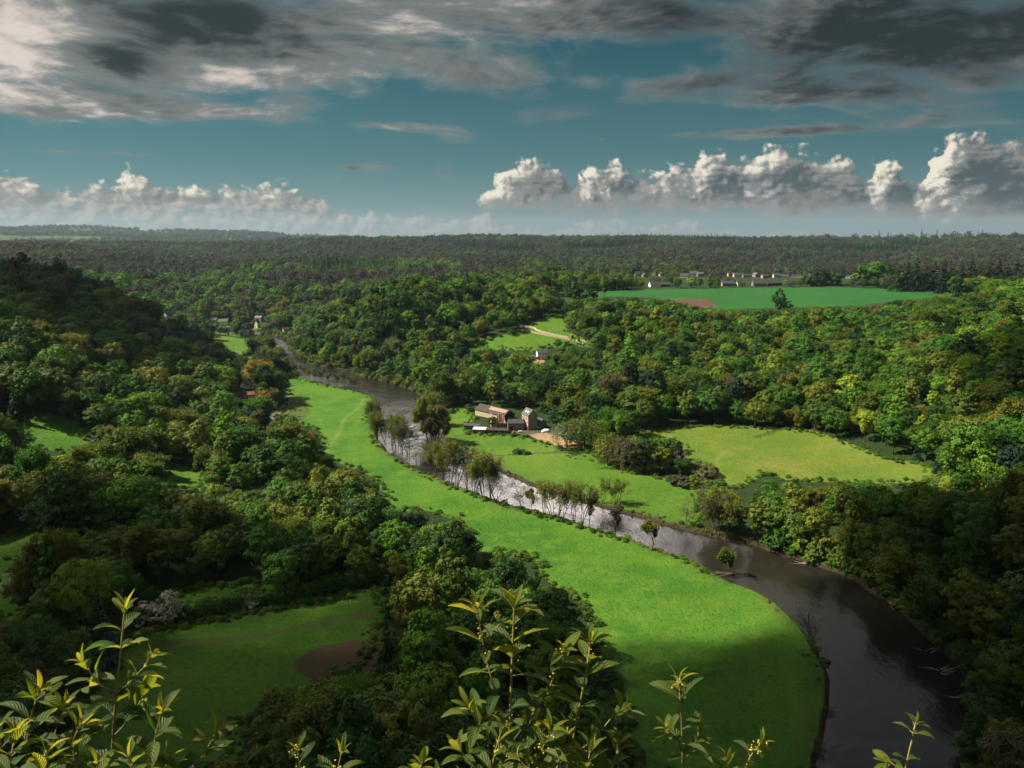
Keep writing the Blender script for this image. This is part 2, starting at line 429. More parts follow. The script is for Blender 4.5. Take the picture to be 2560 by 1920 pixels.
def mesh_np(name, V, Q, mat=None, smooth=False):
    me = bpy.data.meshes.new(name)
    V = np.ascontiguousarray(V, dtype=np.float32); Q = np.ascontiguousarray(Q, dtype=np.int32)
    k = Q.shape[1]
    me.vertices.add(len(V)); me.vertices.foreach_set('co', V.ravel())
    me.loops.add(Q.size); me.loops.foreach_set('vertex_index', Q.ravel())
    me.polygons.add(len(Q)); me.polygons.foreach_set('loop_start', np.arange(0, Q.size, k, dtype=np.int32))
    me.update(calc_edges=True)
    if smooth: me.polygons.foreach_set('use_smooth', np.ones(len(Q), bool))
    if mat: me.materials.append(mat)
    return me
def link(name, data, parent=None, loc=None):
    o = bpy.data.objects.new(name, data); col.objects.link(o)
    if parent: o.parent = parent
    if loc is not None: o.location = loc
    return o
def tag(o, label=None, cat=None, group=None, kind=None):
    if label: o['label'] = label
    if cat: o['category'] = cat
    if group: o['group'] = group
    if kind: o['kind'] = kind
    return o
def thing(name, label, cat, loc, rotz=0, group=None):
    o = bpy.data.objects.new(name, None); col.objects.link(o); o.empty_display_size = .1
    o.location = loc; o.rotation_euler = (0, 0, rotz)
    return tag(o, label, cat, group)

nt_, nr_ = GX.shape
VALL = np.stack([GX.ravel(), GY.ravel(), GH.ravel()], 1)
ii, jj = np.meshgrid(np.arange(nt_), np.arange(nr_ - 1), indexing='ij')
i2 = (ii + 1) % nt_
QALL = np.stack([ii*nr_ + jj, i2*nr_ + jj, i2*nr_ + jj + 1, ii*nr_ + jj + 1], -1).reshape(-1, 4)[:, ::-1]
cov = np.stack([grassf, hay, crop, np.ones_like(hay)], -1).reshape(-1, 4)
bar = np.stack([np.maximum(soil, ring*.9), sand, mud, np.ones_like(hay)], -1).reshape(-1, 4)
mrk = np.stack([rough, wheel, np.maximum(lane, yard*.35), np.ones_like(hay)], -1).reshape(-1, 4)
fz = zone.ravel()[QALL].max(1)
names = {0:'ground', len(ZN)+1:'riverbed'}
for k, nm in enumerate(ZN): names[k+1] = nm
zl = {'meadow':'bright green meadow along the near bank of the river','pasture':'green pasture below the stone mill across the river',
 'hay_meadow':'yellow green meadow below the wooded slope on the right','hill_meadow':'sloping meadow above the white house','crop_field':'deep green crop field on the plateau',
 'far_meadow':'small bright meadow far down the valley','upper_paddock':'shaded grass among trees on the left hillside','glade':'small grass gap among the trees on the left',
 'left_field':'dark field above the long hedge','paddock':'dark paddock below the long hedge','ground':'wooded hills and valley ground','riverbed':'river bed and muddy banks'}
for k, nm in names.items():
    sel = QALL[fz == k]
    if len(sel) == 0: continue
    idx, inv = np.unique(sel, return_inverse=True)
    me = mesh_np(nm, VALL[idx], inv.reshape(-1, 4), M_GROUND, True)
    for an, arr in (('cover', cov), ('bare', bar), ('marks', mrk)):
        at = me.attributes.new(an, 'FLOAT_COLOR', 'POINT'); at.data.foreach_set('color', arr[idx].astype(np.float32).ravel())
    tag(link(nm, me), zl[nm], None, None, 'structure')

# ------------------------------------------------------------------ river water
def mat_water():
    m, nt, out = new_mat('river_water'); N = NT(nt)
    P = N.n('ShaderNodeNewGeometry').outputs['Position']
    st = N.vec('MULTIPLY', P, (1, .55, 1))
    rip = N.noise(st, .9, 3, .6, .4); rip2 = N.noise(st, .16, 3, .5, .8)
    calm = N.ramp(N.noise(P, .035, 2, .5, 1.0), .4, .62)
    h = N.math('ADD', N.math('MULTIPLY', rip, N.math('ADD', N.math('MULTIPLY', calm, .8), .2)), N.math('MULTIPLY', rip2, 1.2))
    rip3 = N.noise(st, 2.6, 2, .6)
    h = N.math('ADD', h, N.math('MULTIPLY', rip3, .25))
    sy = N.n('ShaderNodeSeparateXYZ'); N.l(P, sy.inputs[0])
    h = N.math('MULTIPLY', h, N.math('MULTIPLY', N.ramp(sy.outputs[1], 210, 420, .65, 1.0), N.ramp(sy.outputs[1], 500, 660, 1.0, 7.0)))      # shallow riffles upstream
    b = N.bump(h, .34, .5)
    bs = N.bsdf((.016,.014,.010), N.ramp(calm, 0, 1, .04, .12), .5, b, IOR=1.6)
    N.l(bs.outputs[0], out.inputs[0])
    return m
def grow(P, s, d):
    g = np.gradient(P, axis=0); n = np.stack([-g[:, 1], g[:, 0]], 1); n /= np.linalg.norm(n, axis=1)[:, None] + 1e-9
    return P + n * s * d
bm = bmesh.new()
nS = 240
def resample(P, n):
    s = np.concatenate([[0], np.cumsum(np.linalg.norm(np.diff(P, axis=0), axis=1))]); t = np.linspace(0, s[-1], n)
    return np.stack([np.interp(t, s, P[:, 0]), np.interp(t, s, P[:, 1])], 1)
WL = LBs; WR = RBs
bmv = [bm.verts.new((p[0], p[1], 0)) for p in np.concatenate([WL, WR[::-1]])]
f_ = bm.faces.new(bmv)
if f_.normal.z < 0: f_.normal_flip()
bm.normal_update()
if bm.faces[:][0].normal.z < 0: bmesh.ops.reverse_faces(bm, faces=bm.faces[:])
bmesh.ops.triangulate(bm, faces=bm.faces[:])
me = bpy.data.meshes.new('river'); bm.to_mesh(me); bm.free(); me.materials.append(mat_water())
tag(link('river', me), 'winding brown river reflecting pale sky', None, None, 'structure')
# ------------------------------------------------------------------ foliage and bark materials
def mat_leaf(name, transl=.2, per_instance=True, fixed=None):
    m, nt, out = new_mat(name); N = NT(nt)
    if per_instance: t = N.attr('tint', 'INSTANCER').outputs['Color']
    else: t = fixed
    v = N.attr('leafvar').outputs['Fac']
    c = N.mix(N.ramp(v, 0, 1, .0, 1, False), (.78,.78,.78), (1.28,1.25,1.15))
    c2 = N.mix(1.0, t, c, 'MULTIPLY')
    d = N.bsdf(c2, .62, .16)
    tr = N.n('ShaderNodeBsdfTranslucent'); N.l(N.mix(1.0, c2, (1.25,1.2,.6), 'MULTIPLY'), tr.inputs[0])
    mx = N.n('ShaderNodeMixShader'); mx.inputs[0].default_value = transl
    N.l(d.outputs[0], mx.inputs[1]); N.l(tr.outputs[0], mx.inputs[2]); N.l(mx.outputs[0], out.inputs[0])
    return m
def mat_bark(name, c1, c2):
    m, nt, out = new_mat(name); N = NT(nt)
    P = N.n('ShaderNodeTexCoord').outputs['Object']
    f = N.noise(N.vec('MULTIPLY', P, (3, 3, .8)), 2.0, 3, .6)
    N.l(N.bsdf(N.mix(N.ramp(f, .35, .65), c1, c2), .9, .1).outputs[0], out.inputs[0])
    return m
M_LEAF = mat_leaf('foliage')
M_BARK = mat_bark('bark', (.05,.038,.028), (.10,.08,.062))
M_TWIG = mat_bark('twigs', (.07,.052,.038), (.13,.10,.075))

def tube_pts(path, radii, sides=5):
    """vertices and quads of a tapered tube along a path"""
    path = np.asarray(path, float); n = len(path)
    t = np.gradient(path, axis=0); t /= np.linalg.norm(t, axis=1)[:, None] + 1e-9
    ref = np.where(np.abs(t[:, 2:3]) > .9, np.array([[1., 0, 0]]), np.array([[0, 0, 1.]]))
    a = np.cross(t, ref); a /= np.linalg.norm(a, axis=1)[:, None] + 1e-9
    b = np.cross(t, a)
    ph = np.arange(sides) * 2 * np.pi / sides
    V = path[:, None] + (a[:, None] * np.cos(ph)[None, :, None] + b[:, None] * np.sin(ph)[None, :, None]) * np.asarray(radii)[:, None, None]
    V = V.reshape(-1, 3)
    i, j = np.meshgrid(np.arange(n - 1), np.arange(sides), indexing='ij')
    j2 = (j + 1) % sides
    Q = np.stack([i*sides + j, i*sides + j2, (i+1)*sides + j2, (i+1)*sides + j], -1).reshape(-1, 4)
    return V, Q
class Acc:
    def __init__(s): s.V = []; s.Q = []; s.n = 0; s.m = []; s.a = []
    def add(s, V, Q, mi=0, var=None):
        s.V.append(V); s.Q.append(np.asarray(Q) + s.n); s.n += len(V); s.m.append(np.full(len(Q), mi)); s.a.append(np.zeros(len(V)) if var is None else var)
    def mesh(s, name, mats, smooth=False):
        me = mesh_np(name, np.concatenate(s.V), np.concatenate(s.Q), None, smooth)
        for m in mats: me.materials.append(m)
        me.polygons.foreach_set('material_index', np.concatenate(s.m).astype(np.int32))
        at = me.attributes.new('leafvar', 'FLOAT', 'POINT'); at.data.foreach_set('value', np.concatenate(s.a).astype(np.float32))
        return me
    def join(s, o, mi):
        for V, Q, a, m in zip(o.V, o.Q, o.a, o.m): pass
        s.V.append(np.concatenate(o.V)); s.Q.append(np.concatenate(o.Q) + s.n); s.n += o.n
        s.m.append(np.full(sum(map(len, o.m)), mi)); s.a.append(np.concatenate(o.a))
def unit(v): return v / (np.linalg.norm(v, axis=-1, keepdims=True) + 1e-9)

def leaf_quads(P, Nrm, size, g, acc, asp=.62, var=None):
    """one small pointed leaf-spray face per point"""
    n = len(P)
    r_ = unit(g.normal(size=(n, 3)))
    t = unit(np.cross(Nrm, r_)); b = np.cross(Nrm, t)
    s = size * g.uniform(.6, 1.35, n)[:, None]
    V = np.stack([P - t*s*.5, P + b*s*.5*asp + Nrm*s*.08, P + t*s*.5 - Nrm*s*.06, P - b*s*.5*asp], 1).reshape(-1, 3)
    Q = np.arange(4*n).reshape(-1, 4)
    if var is None: var = g.random(n)
    acc.add(V, Q, 0, np.repeat(var, 4))

def broadleaf(seed, h=15., rx=5.2, nlobe=16, nsub=11, nleaf=30, size=.60, low=.16, flat=1.0, gap=.0, conical=0.0):
    g = np.random.default_rng(seed)
    crown = Acc(); trunk = Acc()
    zc = h * (low + (1 - low) * .5); rz = h * (1 - low) * .5
    L = []
    for k in range(nlobe):
        for _ in range(30):
            d = unit(g.normal(size=3)); d[2] = d[2] * .9 + .12
            f = g.uniform(.45, .80)
            c = np.array([d[0]*rx*f, d[1]*rx*f, zc + d[2]*rz*f])
            if conical: c[:2] *= 1 - conical * max(0, (c[2] - zc) / rz)
            if all(np.linalg.norm(c - q[0]) > .36*rx for q in L): break
        L.append((c, rx * g.uniform(.30, .50)))
    L.append((np.array([0, 0, zc + rz*.25]), rx*.55))
    for c, r_ in L:
        lv = g.uniform(-.16, .16)
        for k in range(nsub):
            d = unit(g.normal(size=3)); d[2] = d[2]*.8 + .25; d = unit(d)
            sc = c + d * r_ * g.uniform(.72, 1.02) * np.array([1, 1, .82*flat])
            if any(np.linalg.norm(sc - q[0]) < q[1]*.62 for q in L if q[0] is not c): continue
            if g.random() < gap: continue
            sr = r_ * g.uniform(.32, .5)
            dd = unit(g.normal(size=(nleaf, 3)) + d*.75)
            P = sc + dd * sr * g.uniform(.55, 1.1, (nleaf, 1)) * np.array([1, 1, .75])
            out_ = unit((P - np.array([0, 0, zc - rz*.3]))/np.array([rx, rx, rz]))
            nn = unit(dd*.55 + g.normal(size=(nleaf, 3))*.34 + np.array([0, 0, .2]) + d*.45 + out_*.55)
            var = np.clip(.5 + lv + g.normal(0, .2, nleaf), 0, 1)
            leaf_quads(P, nn, size, g, crown, var=var)
    # tapered trunk and limbs
    lean = g.normal(0, .3, 2)
    zs = np.linspace(-.6, h*.62, 7)
    path = np.stack([lean[0]*(zs/h)**2*3, lean[1]*(zs/h)**2*3, zs], 1)
    V, Q = tube_pts(path, np.linspace(.045*rx + .14, .05, 7)); trunk.add(V, Q)
    for c, r_ in L[:8]:
        s = path[g.integers(2, 5)]
        mid = s*.45 + c*.55 + g.normal(0, .3, 3) - np.array([0, 0, .4])
        V, Q = tube_pts(np.array([s, mid, c]), [.13, .08, .03], 4); trunk.add(V, Q)
    return crown, trunk

def conifer(seed, h=17., rx=3.4, tiers=15, size=.8):
    g = np.random.default_rng(seed); crown = Acc(); trunk = Acc()
    for k in range(tiers):
        f = k / (tiers - 1); z = h*(.10 + .9*f); r_ = rx*(1 - f)**.85 + .15
        nb = int(9*(1 - f) + 4)
        for j in range(nb):
            a = g.uniform(0, 2*np.pi); L = r_*g.uniform(.75, 1.1)
            n = int(9*L/rx*2 + 5)
            t = g.uniform(.15, 1, n)
            P = np.stack([np.cos(a)*L*t, np.sin(a)*L*t, z - .35*L*t**1.3 + g.normal(0, .12, n)], 1) + g.normal(0, .16, (n, 3))
            nn = unit(np.stack([np.cos(a)*np.full(n, .5), np.sin(a)*np.full(n, .5), np.full(n, 1.)], 1) + g.normal(0, .45, (n, 3)))
            leaf_quads(P, nn, size, g, crown, .5)
    V, Q = tube_pts(np.array([[0, 0, -.5], [0, 0, h*.5], [0, 0, h*.99]]), [.26, .16, .02]); trunk.add(V, Q)
    return crown, trunk

def branching(seed, h=13., stems=3, spread=.35, r0=.2, levels=4, up=.35, kids=(3, 5), fall=.62, base_clear=.3):
    """a recursive skeleton of stems, limbs and twigs; returns tubes and twig points"""
    g = np.random.default_rng(seed); acc = Acc(); tips = []
    def grow(p, d, L, r_, lev):
        n = 4 if lev < 2 else 3
        path = [p]; q = p.copy(); dd = d.copy()
        for i in range(n):
            dd = unit(dd + g.normal(0, .13, 3) + np.array([0, 0, up*.18])); q = q + dd*L/n; path.append(q.copy())
        path = np.array(path)
        end = r_*.45 if lev < levels else r_*.3
        V, Q = tube_pts(path, np.linspace(r_, end, n+1), 5 if lev < 2 else 3); acc.add(V, Q, 0)
        if lev >= 2:
            for s in np.linspace(.3, 1, 4): 
                k = s*n; i = min(int(k), n-1); tips.append((path[i]*(1-(k-i)) + path[i+1]*(k-i), dd.copy(), lev))
        if lev < levels:
            nk = g.integers(*kids) + (2 if lev == 0 else 0)
            for j in range(nk):
                s = g.uniform(base_clear if lev == 0 else .25, 1.0); k = s*n; i = min(int(k), n-1)
                b = path[i]*(1-(k-i)) + path[i+1]*(k-i)
                side = unit(np.cross(dd, g.normal(size=3)))
                nd = unit(dd*g.uniform(.45, .9) + side*g.uniform(.5, .95) + np.array([0, 0, .1]))
                grow(b, nd, L*fall*g.uniform(.7, 1.1)*(1.05 - .35*s if lev == 0 else 1), r_*(1 - .5*s)*.55, lev + 1)
    for s in range(stems):
        a = g.uniform(0, 2*np.pi) if stems > 1 else 0
        d = unit(np.array([np.cos(a)*spread, np.sin(a)*spread, 1.])) if stems > 1 else unit(np.array([g.normal(0, .06), g.normal(0, .06), 1]))
        grow(np.array([np.cos(a)*.3*(stems > 1), np.sin(a)*.3*(stems > 1), -.5]), d, h*g.uniform(.62, .78), r0*g.uniform(.75, 1.1), 0)
    return acc, tips, g
def budding(seed, h=13., stems=3, nl=5, size=.5, spread=.3, r0=.2, up=.35, keep=1.0, sig=.35, zmin=.0, **kw):
    tr, tips, g = branching(seed, h, stems, spread, r0, up=up, **kw)
    crown = Acc()
    P = []; D = []
    for p, d, lev in tips:
        if p[2] < zmin*h or g.random() > keep: continue
        for k in range(nl): P.append(p + g.normal(0, sig, 3)); D.append(d)
    P = np.array(P); nn = unit(np.array([0, 0, .8]) + g.normal(0, .6, P.shape))
    leaf_quads(P, nn, size, g, crown)
    return crown, tr
def willow(seed, h=13., rx=5.5):
    g = np.random.default_rng(seed); crown = Acc(); trunk = Acc()
    for k in range(60):
        a = g.uniform(0, 6.283); f = math.sqrt(g.random()); r_ = rx*.85*f
        top = np.array([np.cos(a)*r_, np.sin(a)*r_, h*(.97 - .33*f*f) + g.normal(0, .4)])
        n = 46; t = g.random(n)**.8; L = h*g.uniform(.35, .75)
        out = np.array([np.cos(a), np.sin(a), 0])
        P = top + out*(1.3*np.sqrt(t))[:, None] - np.array([0, 0, 1])*(t*L)[:, None] + g.normal(0, .38, (n, 3))
        P = P[P[:, 2] > .8]
        nn = unit(out*.8 + np.array([0, 0, .5]) + g.normal(0, .5, P.shape))
        leaf_quads(P, nn, .62, g, crown, .45)
    V, Q = tube_pts(np.array([[0, 0, -.5], [.1, 0, h*.3], [.2, .1, h*.75]]), [.45, .3, .1]); trunk.add(V, Q)
    for k in range(7):
        a = k*.9; V, Q = tube_pts(np.array([[.1, 0, h*.3], [np.cos(a)*rx*.4, np.sin(a)*rx*.4, h*.65], [np.cos(a)*rx*.7, np.sin(a)*rx*.7, h*.8]]), [.18, .1, .04], 4); trunk.add(V, Q)
    return crown, trunk

HIDE = bpy.data.collections.new('tree_sources')      # never linked to the scene
PROTO = {}
def register(name, ct, h, rx, twig=False):
    c, t = ct
    cm = c.mesh(name + '_crown', [M_LEAF]); tm = t.mesh(name + '_trunk', [M_TWIG if twig else M_BARK], True)
    j = Acc(); j.join(c, 0); j.join(t, 1)
    jm = j.mesh(name, [M_LEAF, M_TWIG if twig else M_BARK])
    o = bpy.data.objects.new('%03d_%s' % (len(PROTO), name), jm); HIDE.objects.link(o)
    PROTO[name] = dict(i=len(PROTO), crown=cm, trunk=tm, h=h, rx=rx)
B_ = ['round_a','round_b','wide_a','wide_b','tall_a','tall_b']
register('round_a', broadleaf(1, 15, 5.4), 15, 5.4)
register('round_b', broadleaf(2, 15, 5.0, 18, 10), 15, 5.0)
register('wide_a', broadleaf(3, 13.5, 6.4, 20, 11), 13.5, 6.4)
register('wide_b', broadleaf(4, 13, 6.0, 17, 11, gap=.1), 13, 6.0)
register('tall_a', broadleaf(5, 17.5, 4.4, 17, 10, low=.12), 17.5, 4.4)
register('tall_b', broadleaf(6, 17, 4.0, 16, 10, low=.1, conical=.4), 17, 4.0)
register('loose_a', budding(21, 15.5, 1, 7, .55, r0=.26, up=.25, kids=(4, 6), zmin=.22, sig=.5), 14, 5, True)
register('loose_b', budding(22, 15, 2, 6, .52, spread=.22, r0=.24, up=.3, kids=(4, 6), zmin=.2, sig=.5), 14, 5, True)
register('spruce_a', conifer(31), 17, 3.4)
register('spruce_b', conifer(32, 16, 4.2, 13, .9), 16, 4.2)
register('bush_a', broadleaf(41, 4.2, 2.7, 11, 9, 20, .45, low=-.12), 4.2, 2.7)
register('bush_b', broadleaf(42, 3.4, 2.4, 9, 9, 20, .42, low=-.15), 3.4, 2.4)
register('far_a', broadleaf(51, 14, 7.2, 15, 7, 12, 1.15, low=.05), 15, 6.2)
register('far_b', broadleaf(52, 13, 7.6, 16, 7, 12, 1.15, low=.05), 14, 6.6)
register('far_c', broadleaf(53, 15, 6.4, 14, 7, 12, 1.1, low=.05), 16, 5.4)
register('far_spruce', conifer(54, 18, 4.0, 9, 1.6), 18, 4.0)
# riverside kinds
register('alder_a', budding(61, 13, 3, 1, .40, .16, .17, .6, .75, .3, .42), 12, 3.5, True)
register('alder_b', budding(62, 12, 2, 2, .34, .14, .15, .6, .7, .3, .38), 11, 3, True)
register('alder_c', budding(63, 11, 1, 4, .36, .2, .2, .15, .9, .3, .16, kids=(4, 6), fall=.5), 10, 3.5, True)
register('alder_full', budding(64, 13, 3, 2, .36, .18, .2, .55, .5, .42, .36, kids=(4, 6)), 12.5, 4.5, True)
register('bare_a', budding(65, 13, 3, 1, .26, .5, .2, .2, .25, .2, .3), 11, 5, True)
register('bare_b', budding(66, 12, 2, 1, .3, .3, .14, .3, .5, .25, .25), 10, 3.5, True)
register('ivy_tree', budding(67, 19, 3, 2, .40, .14, .3, .7, .75, .5, .05, kids=(5, 7), fall=.42), 18, 4, True)
register('willow', willow(68), 13, 5.6)

# ------------------------------------------------------------------ scatter the woods
TINT = {'dark':(0.0218,0.0649,0.0079),'green':(0.0435,0.1171,0.0098),'bright':(0.0817,0.1802,0.0110),'fresh':(0.1523,0.2253,0.0147),'olive':(0.1142,0.1397,0.0147),'moss':(0.0675,0.1126,0.0122),
        'gold':(0.2040,0.1700,0.0213),'brown':(0.0892,0.0850,0.0382),'grey':(0.0467,0.0425,0.0365),'greyg':(0.0425,0.0680,0.0425),'blue':(0.0110,0.0323,0.0187),'orange':(0.2210,0.1105,0.0170),'white':(0.3060,0.3060,0.2550),'pale':(0.1105,0.1403,0.0638),'bare':(0.0442,0.0374,0.0306)}
RVIS = LB_[6:] + [(2040,1659),(2054,1599),(2074,1531),(2057,1474),(2030,1431),(1993,1394),(1939,1350),(1889,1306),(1855,1290),(1825,1263),(1771,1239),(1714,1217),(1677,1206),
        (1613,1182),(1553,1165),(1477,1142),(1440,1132),(1356,1106),(1292,1091),(1167,1054),(1100,1024),(1010,983),(960,960),(940,925),(910,885),(900,852),(850,830),(785,822),(735,800),(700,793),(640,795)]
CLEAR = dict(OPEN)
CLEAR['river'] = (100, 900, RVIS)
CLEAR['river_far'] = (600, 1200, [(588,738),(612,732),(628,760),(612,775),(595,758)])
CLEAR['mill'] = (350, 640, [(1000,912),(1032,880),(1055,878),(1100,884),(1120,905),(1130,884),(1150,880),(1170,905),(1170,925),(1195,932),(1212,945),(1190,968),(1120,945),(1010,940)])
CLEAR['white_house'] = (400, 760, [(1150,768),(1155,757),(1182,752),(1200,765),(1195,778),(1150,776)])
CLEAR['gable_house'] = (300, 660, [(522,826),(532,818),(545,832),(528,836)])
CLEAR['red_roof'] = (300, 660, [(528,848),(546,846),(548,857),(528,857)])
CLEAR['wall'] = (400, 800, [(1110,705),(1165,708),(1240,730),(1275,738),(1272,750),(1200,735),(1110,716)])
CLEAR['lane'] = (300, 640, [(606,880),(622,862),(622,880),(600,905),(585,912)])
CLEAR['hamlet_a'] = (600, 1400, [(466,688),(482,684),(496,690),(494,702),(470,700)])
CLEAR['hamlet_b'] = (600, 1400, [(352,672),(366,670),(368,686),(354,688)])
CLEAR['hamlet_c'] = (600, 1400, [(550,685),(566,690),(562,718),(545,720)])
CLEAR['hedge_strip'] = (120, 330, [(300,1356),(560,1316),(830,1262),(830,1335),(600,1374),(320,1405)])
CLEAR['upper_edge'] = (500, 990, [(1415,616),(1850,612),(1850,624),(1400,624)])
HOUSES = []           # filled by the buildings: world x, y, radius kept clear of trees
KEEPV = []
def occupied(x, y, z, h, rx, r_):
    """does a tree here hide ground that lies open in the photograph?"""
    bad = np.zeros(x.shape, bool)
    pts = [(0, 0), (0, .97), (-.75, .62), (.75, .62), (-.5, .86), (.5, .86), (0, .5), (-.8, .4), (.8, .4)]
    for k, (nm, (r0, r1, P)) in enumerate(CLEAR.items()):
        P = np.array(P, float); lo = P.min(0); hi = P.max(0)
        m = (r_ < r1) & ~bad
        for ax, az in pts:
            U, V, _ = proj(x + ax*rx, y, z + az*h)
            q = m & (U > lo[0]) & (U < hi[0]) & (V > lo[1]) & (V < hi[1])
            if q.any():
                w_ = np.zeros(x.shape, bool); w_[q] = inside(U[q], V[q], P); bad |= w_
    return bad
def jgrid(r0, r1, th0, th1, sp, g):
    X = r1 * max(abs(math.sin(R(th0))), abs(math.sin(R(th1)))); 
    xs = np.arange(-X, X, sp); ys = np.arange(max(-60, r0*math.cos(R(th1))*.0), r1, sp * .92)
    x, y = np.meshgrid(xs, ys); x = x + (np.arange(len(ys)) % 2)[:, None]*sp*.5
    x = (x + g.uniform(-.38, .38, x.shape)*sp).ravel(); y = (y + g.uniform(-.38, .38, y.shape)*sp).ravel()
    r_ = np.hypot(x, y); th = np.degrees(np.arctan2(x, y))
    m = (r_ > r0) & (r_ < r1) & (th > th0) & (th < th1)
    return x[m], y[m]
g = np.random.default_rng(77)
TR = {k: [] for k in ('x','y','z','s','sz','rot','p','t')}
def put(x, y, z, s, sz, rot, p, t):
    for k, v in zip(TR, (x, y, z, s, sz, rot, p, t)): TR[k].append(v)
def pick_tint(n, weights):
    ks = list(weights); w_ = np.array([weights[k] for k in ks], float); w_ /= w_.sum()
    return np.array(ks, dtype=object)[g.choice(len(ks), n, p=w_)]
EXPL = []            # explicit trees, world x, y, radius
def scatter(r0, r1, sp, size):
    x, y = jgrid(r0, r1, -45, 45, sp, g)
    sd = river_sd(x, y); m = sd > 2.0
    x, y, sd = x[m], y[m], sd[m]
    z = height(x, y, sd)
    r_ = np.hypot(x, y)
    U, V, _ = proj(x, y, z)
    n = len(x)
    nz = fbm(x/60, y/60, 3); nz2 = fbm(x/25 + 40, y/25, 2)
    # what grows where
    left = U < 620 + (V - 900)*.9
    pr = np.empty(n, dtype=object); tt = np.empty(n, dtype=object)
    shape = g.random(n)
    pr[:] = np.array(B_, dtype=object)[g.integers(0, 6, n)]
    sparse = shape < (.13 + .22*(nz > .25)); pr[sparse] = np.array(['loose_a','loose_b'], dtype=object)[g.integers(0, 2, sparse.sum())]
    con = (shape > .975) | ((nz2 > .75) & (shape > .55)); pr[con] = np.array(['spruce_a','spruce_b'], dtype=object)[g.integers(0, 2, con.sum())]
    tt[:] = pick_tint(n, {'dark':2.2,'green':5,'bright':3.2,'moss':3,'olive':1.6,'fresh':.9})
    q = left & (r_ < 620); tt[q] = pick_tint(q.sum(), {'dark':1.8,'green':3.5,'moss':3.5,'olive':3.2,'bright':2.4,'fresh':.5})
    q = (nz > .45); tt[q] = pick_tint(q.sum(), {'dark':5,'green':4,'blue':1.5,'moss':2})
    q = (U > 1560) & (V > 1010) & (sd < 60) & (x > 0); tt[q] = pick_tint(q.sum(), {'moss':4,'olive':3,'green':3,'dark':2,'brown':.6})
    q = (r_ > 700) & (U < 640); tt[q] = pick_tint(q.sum(), {'dark':3,'greyg':3,'moss':2,'grey':3,'bare':1.5,'green':1.5})
    q = (r_ > 1050) & (z < 48) ; tt[q] = pick_tint(q.sum(), {'greyg':3,'bright':2,'moss':2,'grey':2.4,'green':2})
    tt[sparse] = np.where(g.random(sparse.sum()) < .55, pick_tint(sparse.sum(), {'olive':4,'brown':.9,'moss':3}), tt[sparse])
    tt[con] = pick_tint(con.sum(), {'blue':3,'dark':2})
    # riverside wood is lighter and smaller
    s = size * g.choice([.62,.8,.95,1.1,1.3], n, p=[.14,.24,.3,.22,.1]) * g.uniform(.92, 1.08, n) * (1 + .12*nz)
    sz = s * g.uniform(.88, 1.14, n)
    ph = np.array([PROTO[p]['h'] for p in pr]); prx = np.array([PROTO[p]['rx'] for p in pr])
    keep = np.zeros(n, bool); todo = np.ones(n, bool)
    for f in (1.0, .68, .42):
        bad = np.ones(n, bool)
        k = np.where(todo)[0]
        bad[k] = occupied(x[k], y[k], z[k], ph[k]*sz[k]*f, prx[k]*s[k]*f, r_[k])
        ok = todo & ~bad
        s[ok] *= f; sz[ok] *= f; keep |= ok; todo &= bad
        # small ones at the wood's edge are bushes
    sm = keep & (sz < .5); pr[sm] = np.array(['bush_a','bush_b'], dtype=object)[g.integers(0, 2, sm.sum())]; s[sm] *= 2.2; sz[sm] *= 2.4
    for hx, hy, hr in HOUSES + EXPL:
        keep &= np.hypot(x - hx, y - hy) > hr
    rot = g.uniform(0, 6.283, n)
    for i in np.where(keep)[0]: put(x[i], y[i], z[i] - .15, s[i], sz[i], rot[i], pr[i], tt[i])
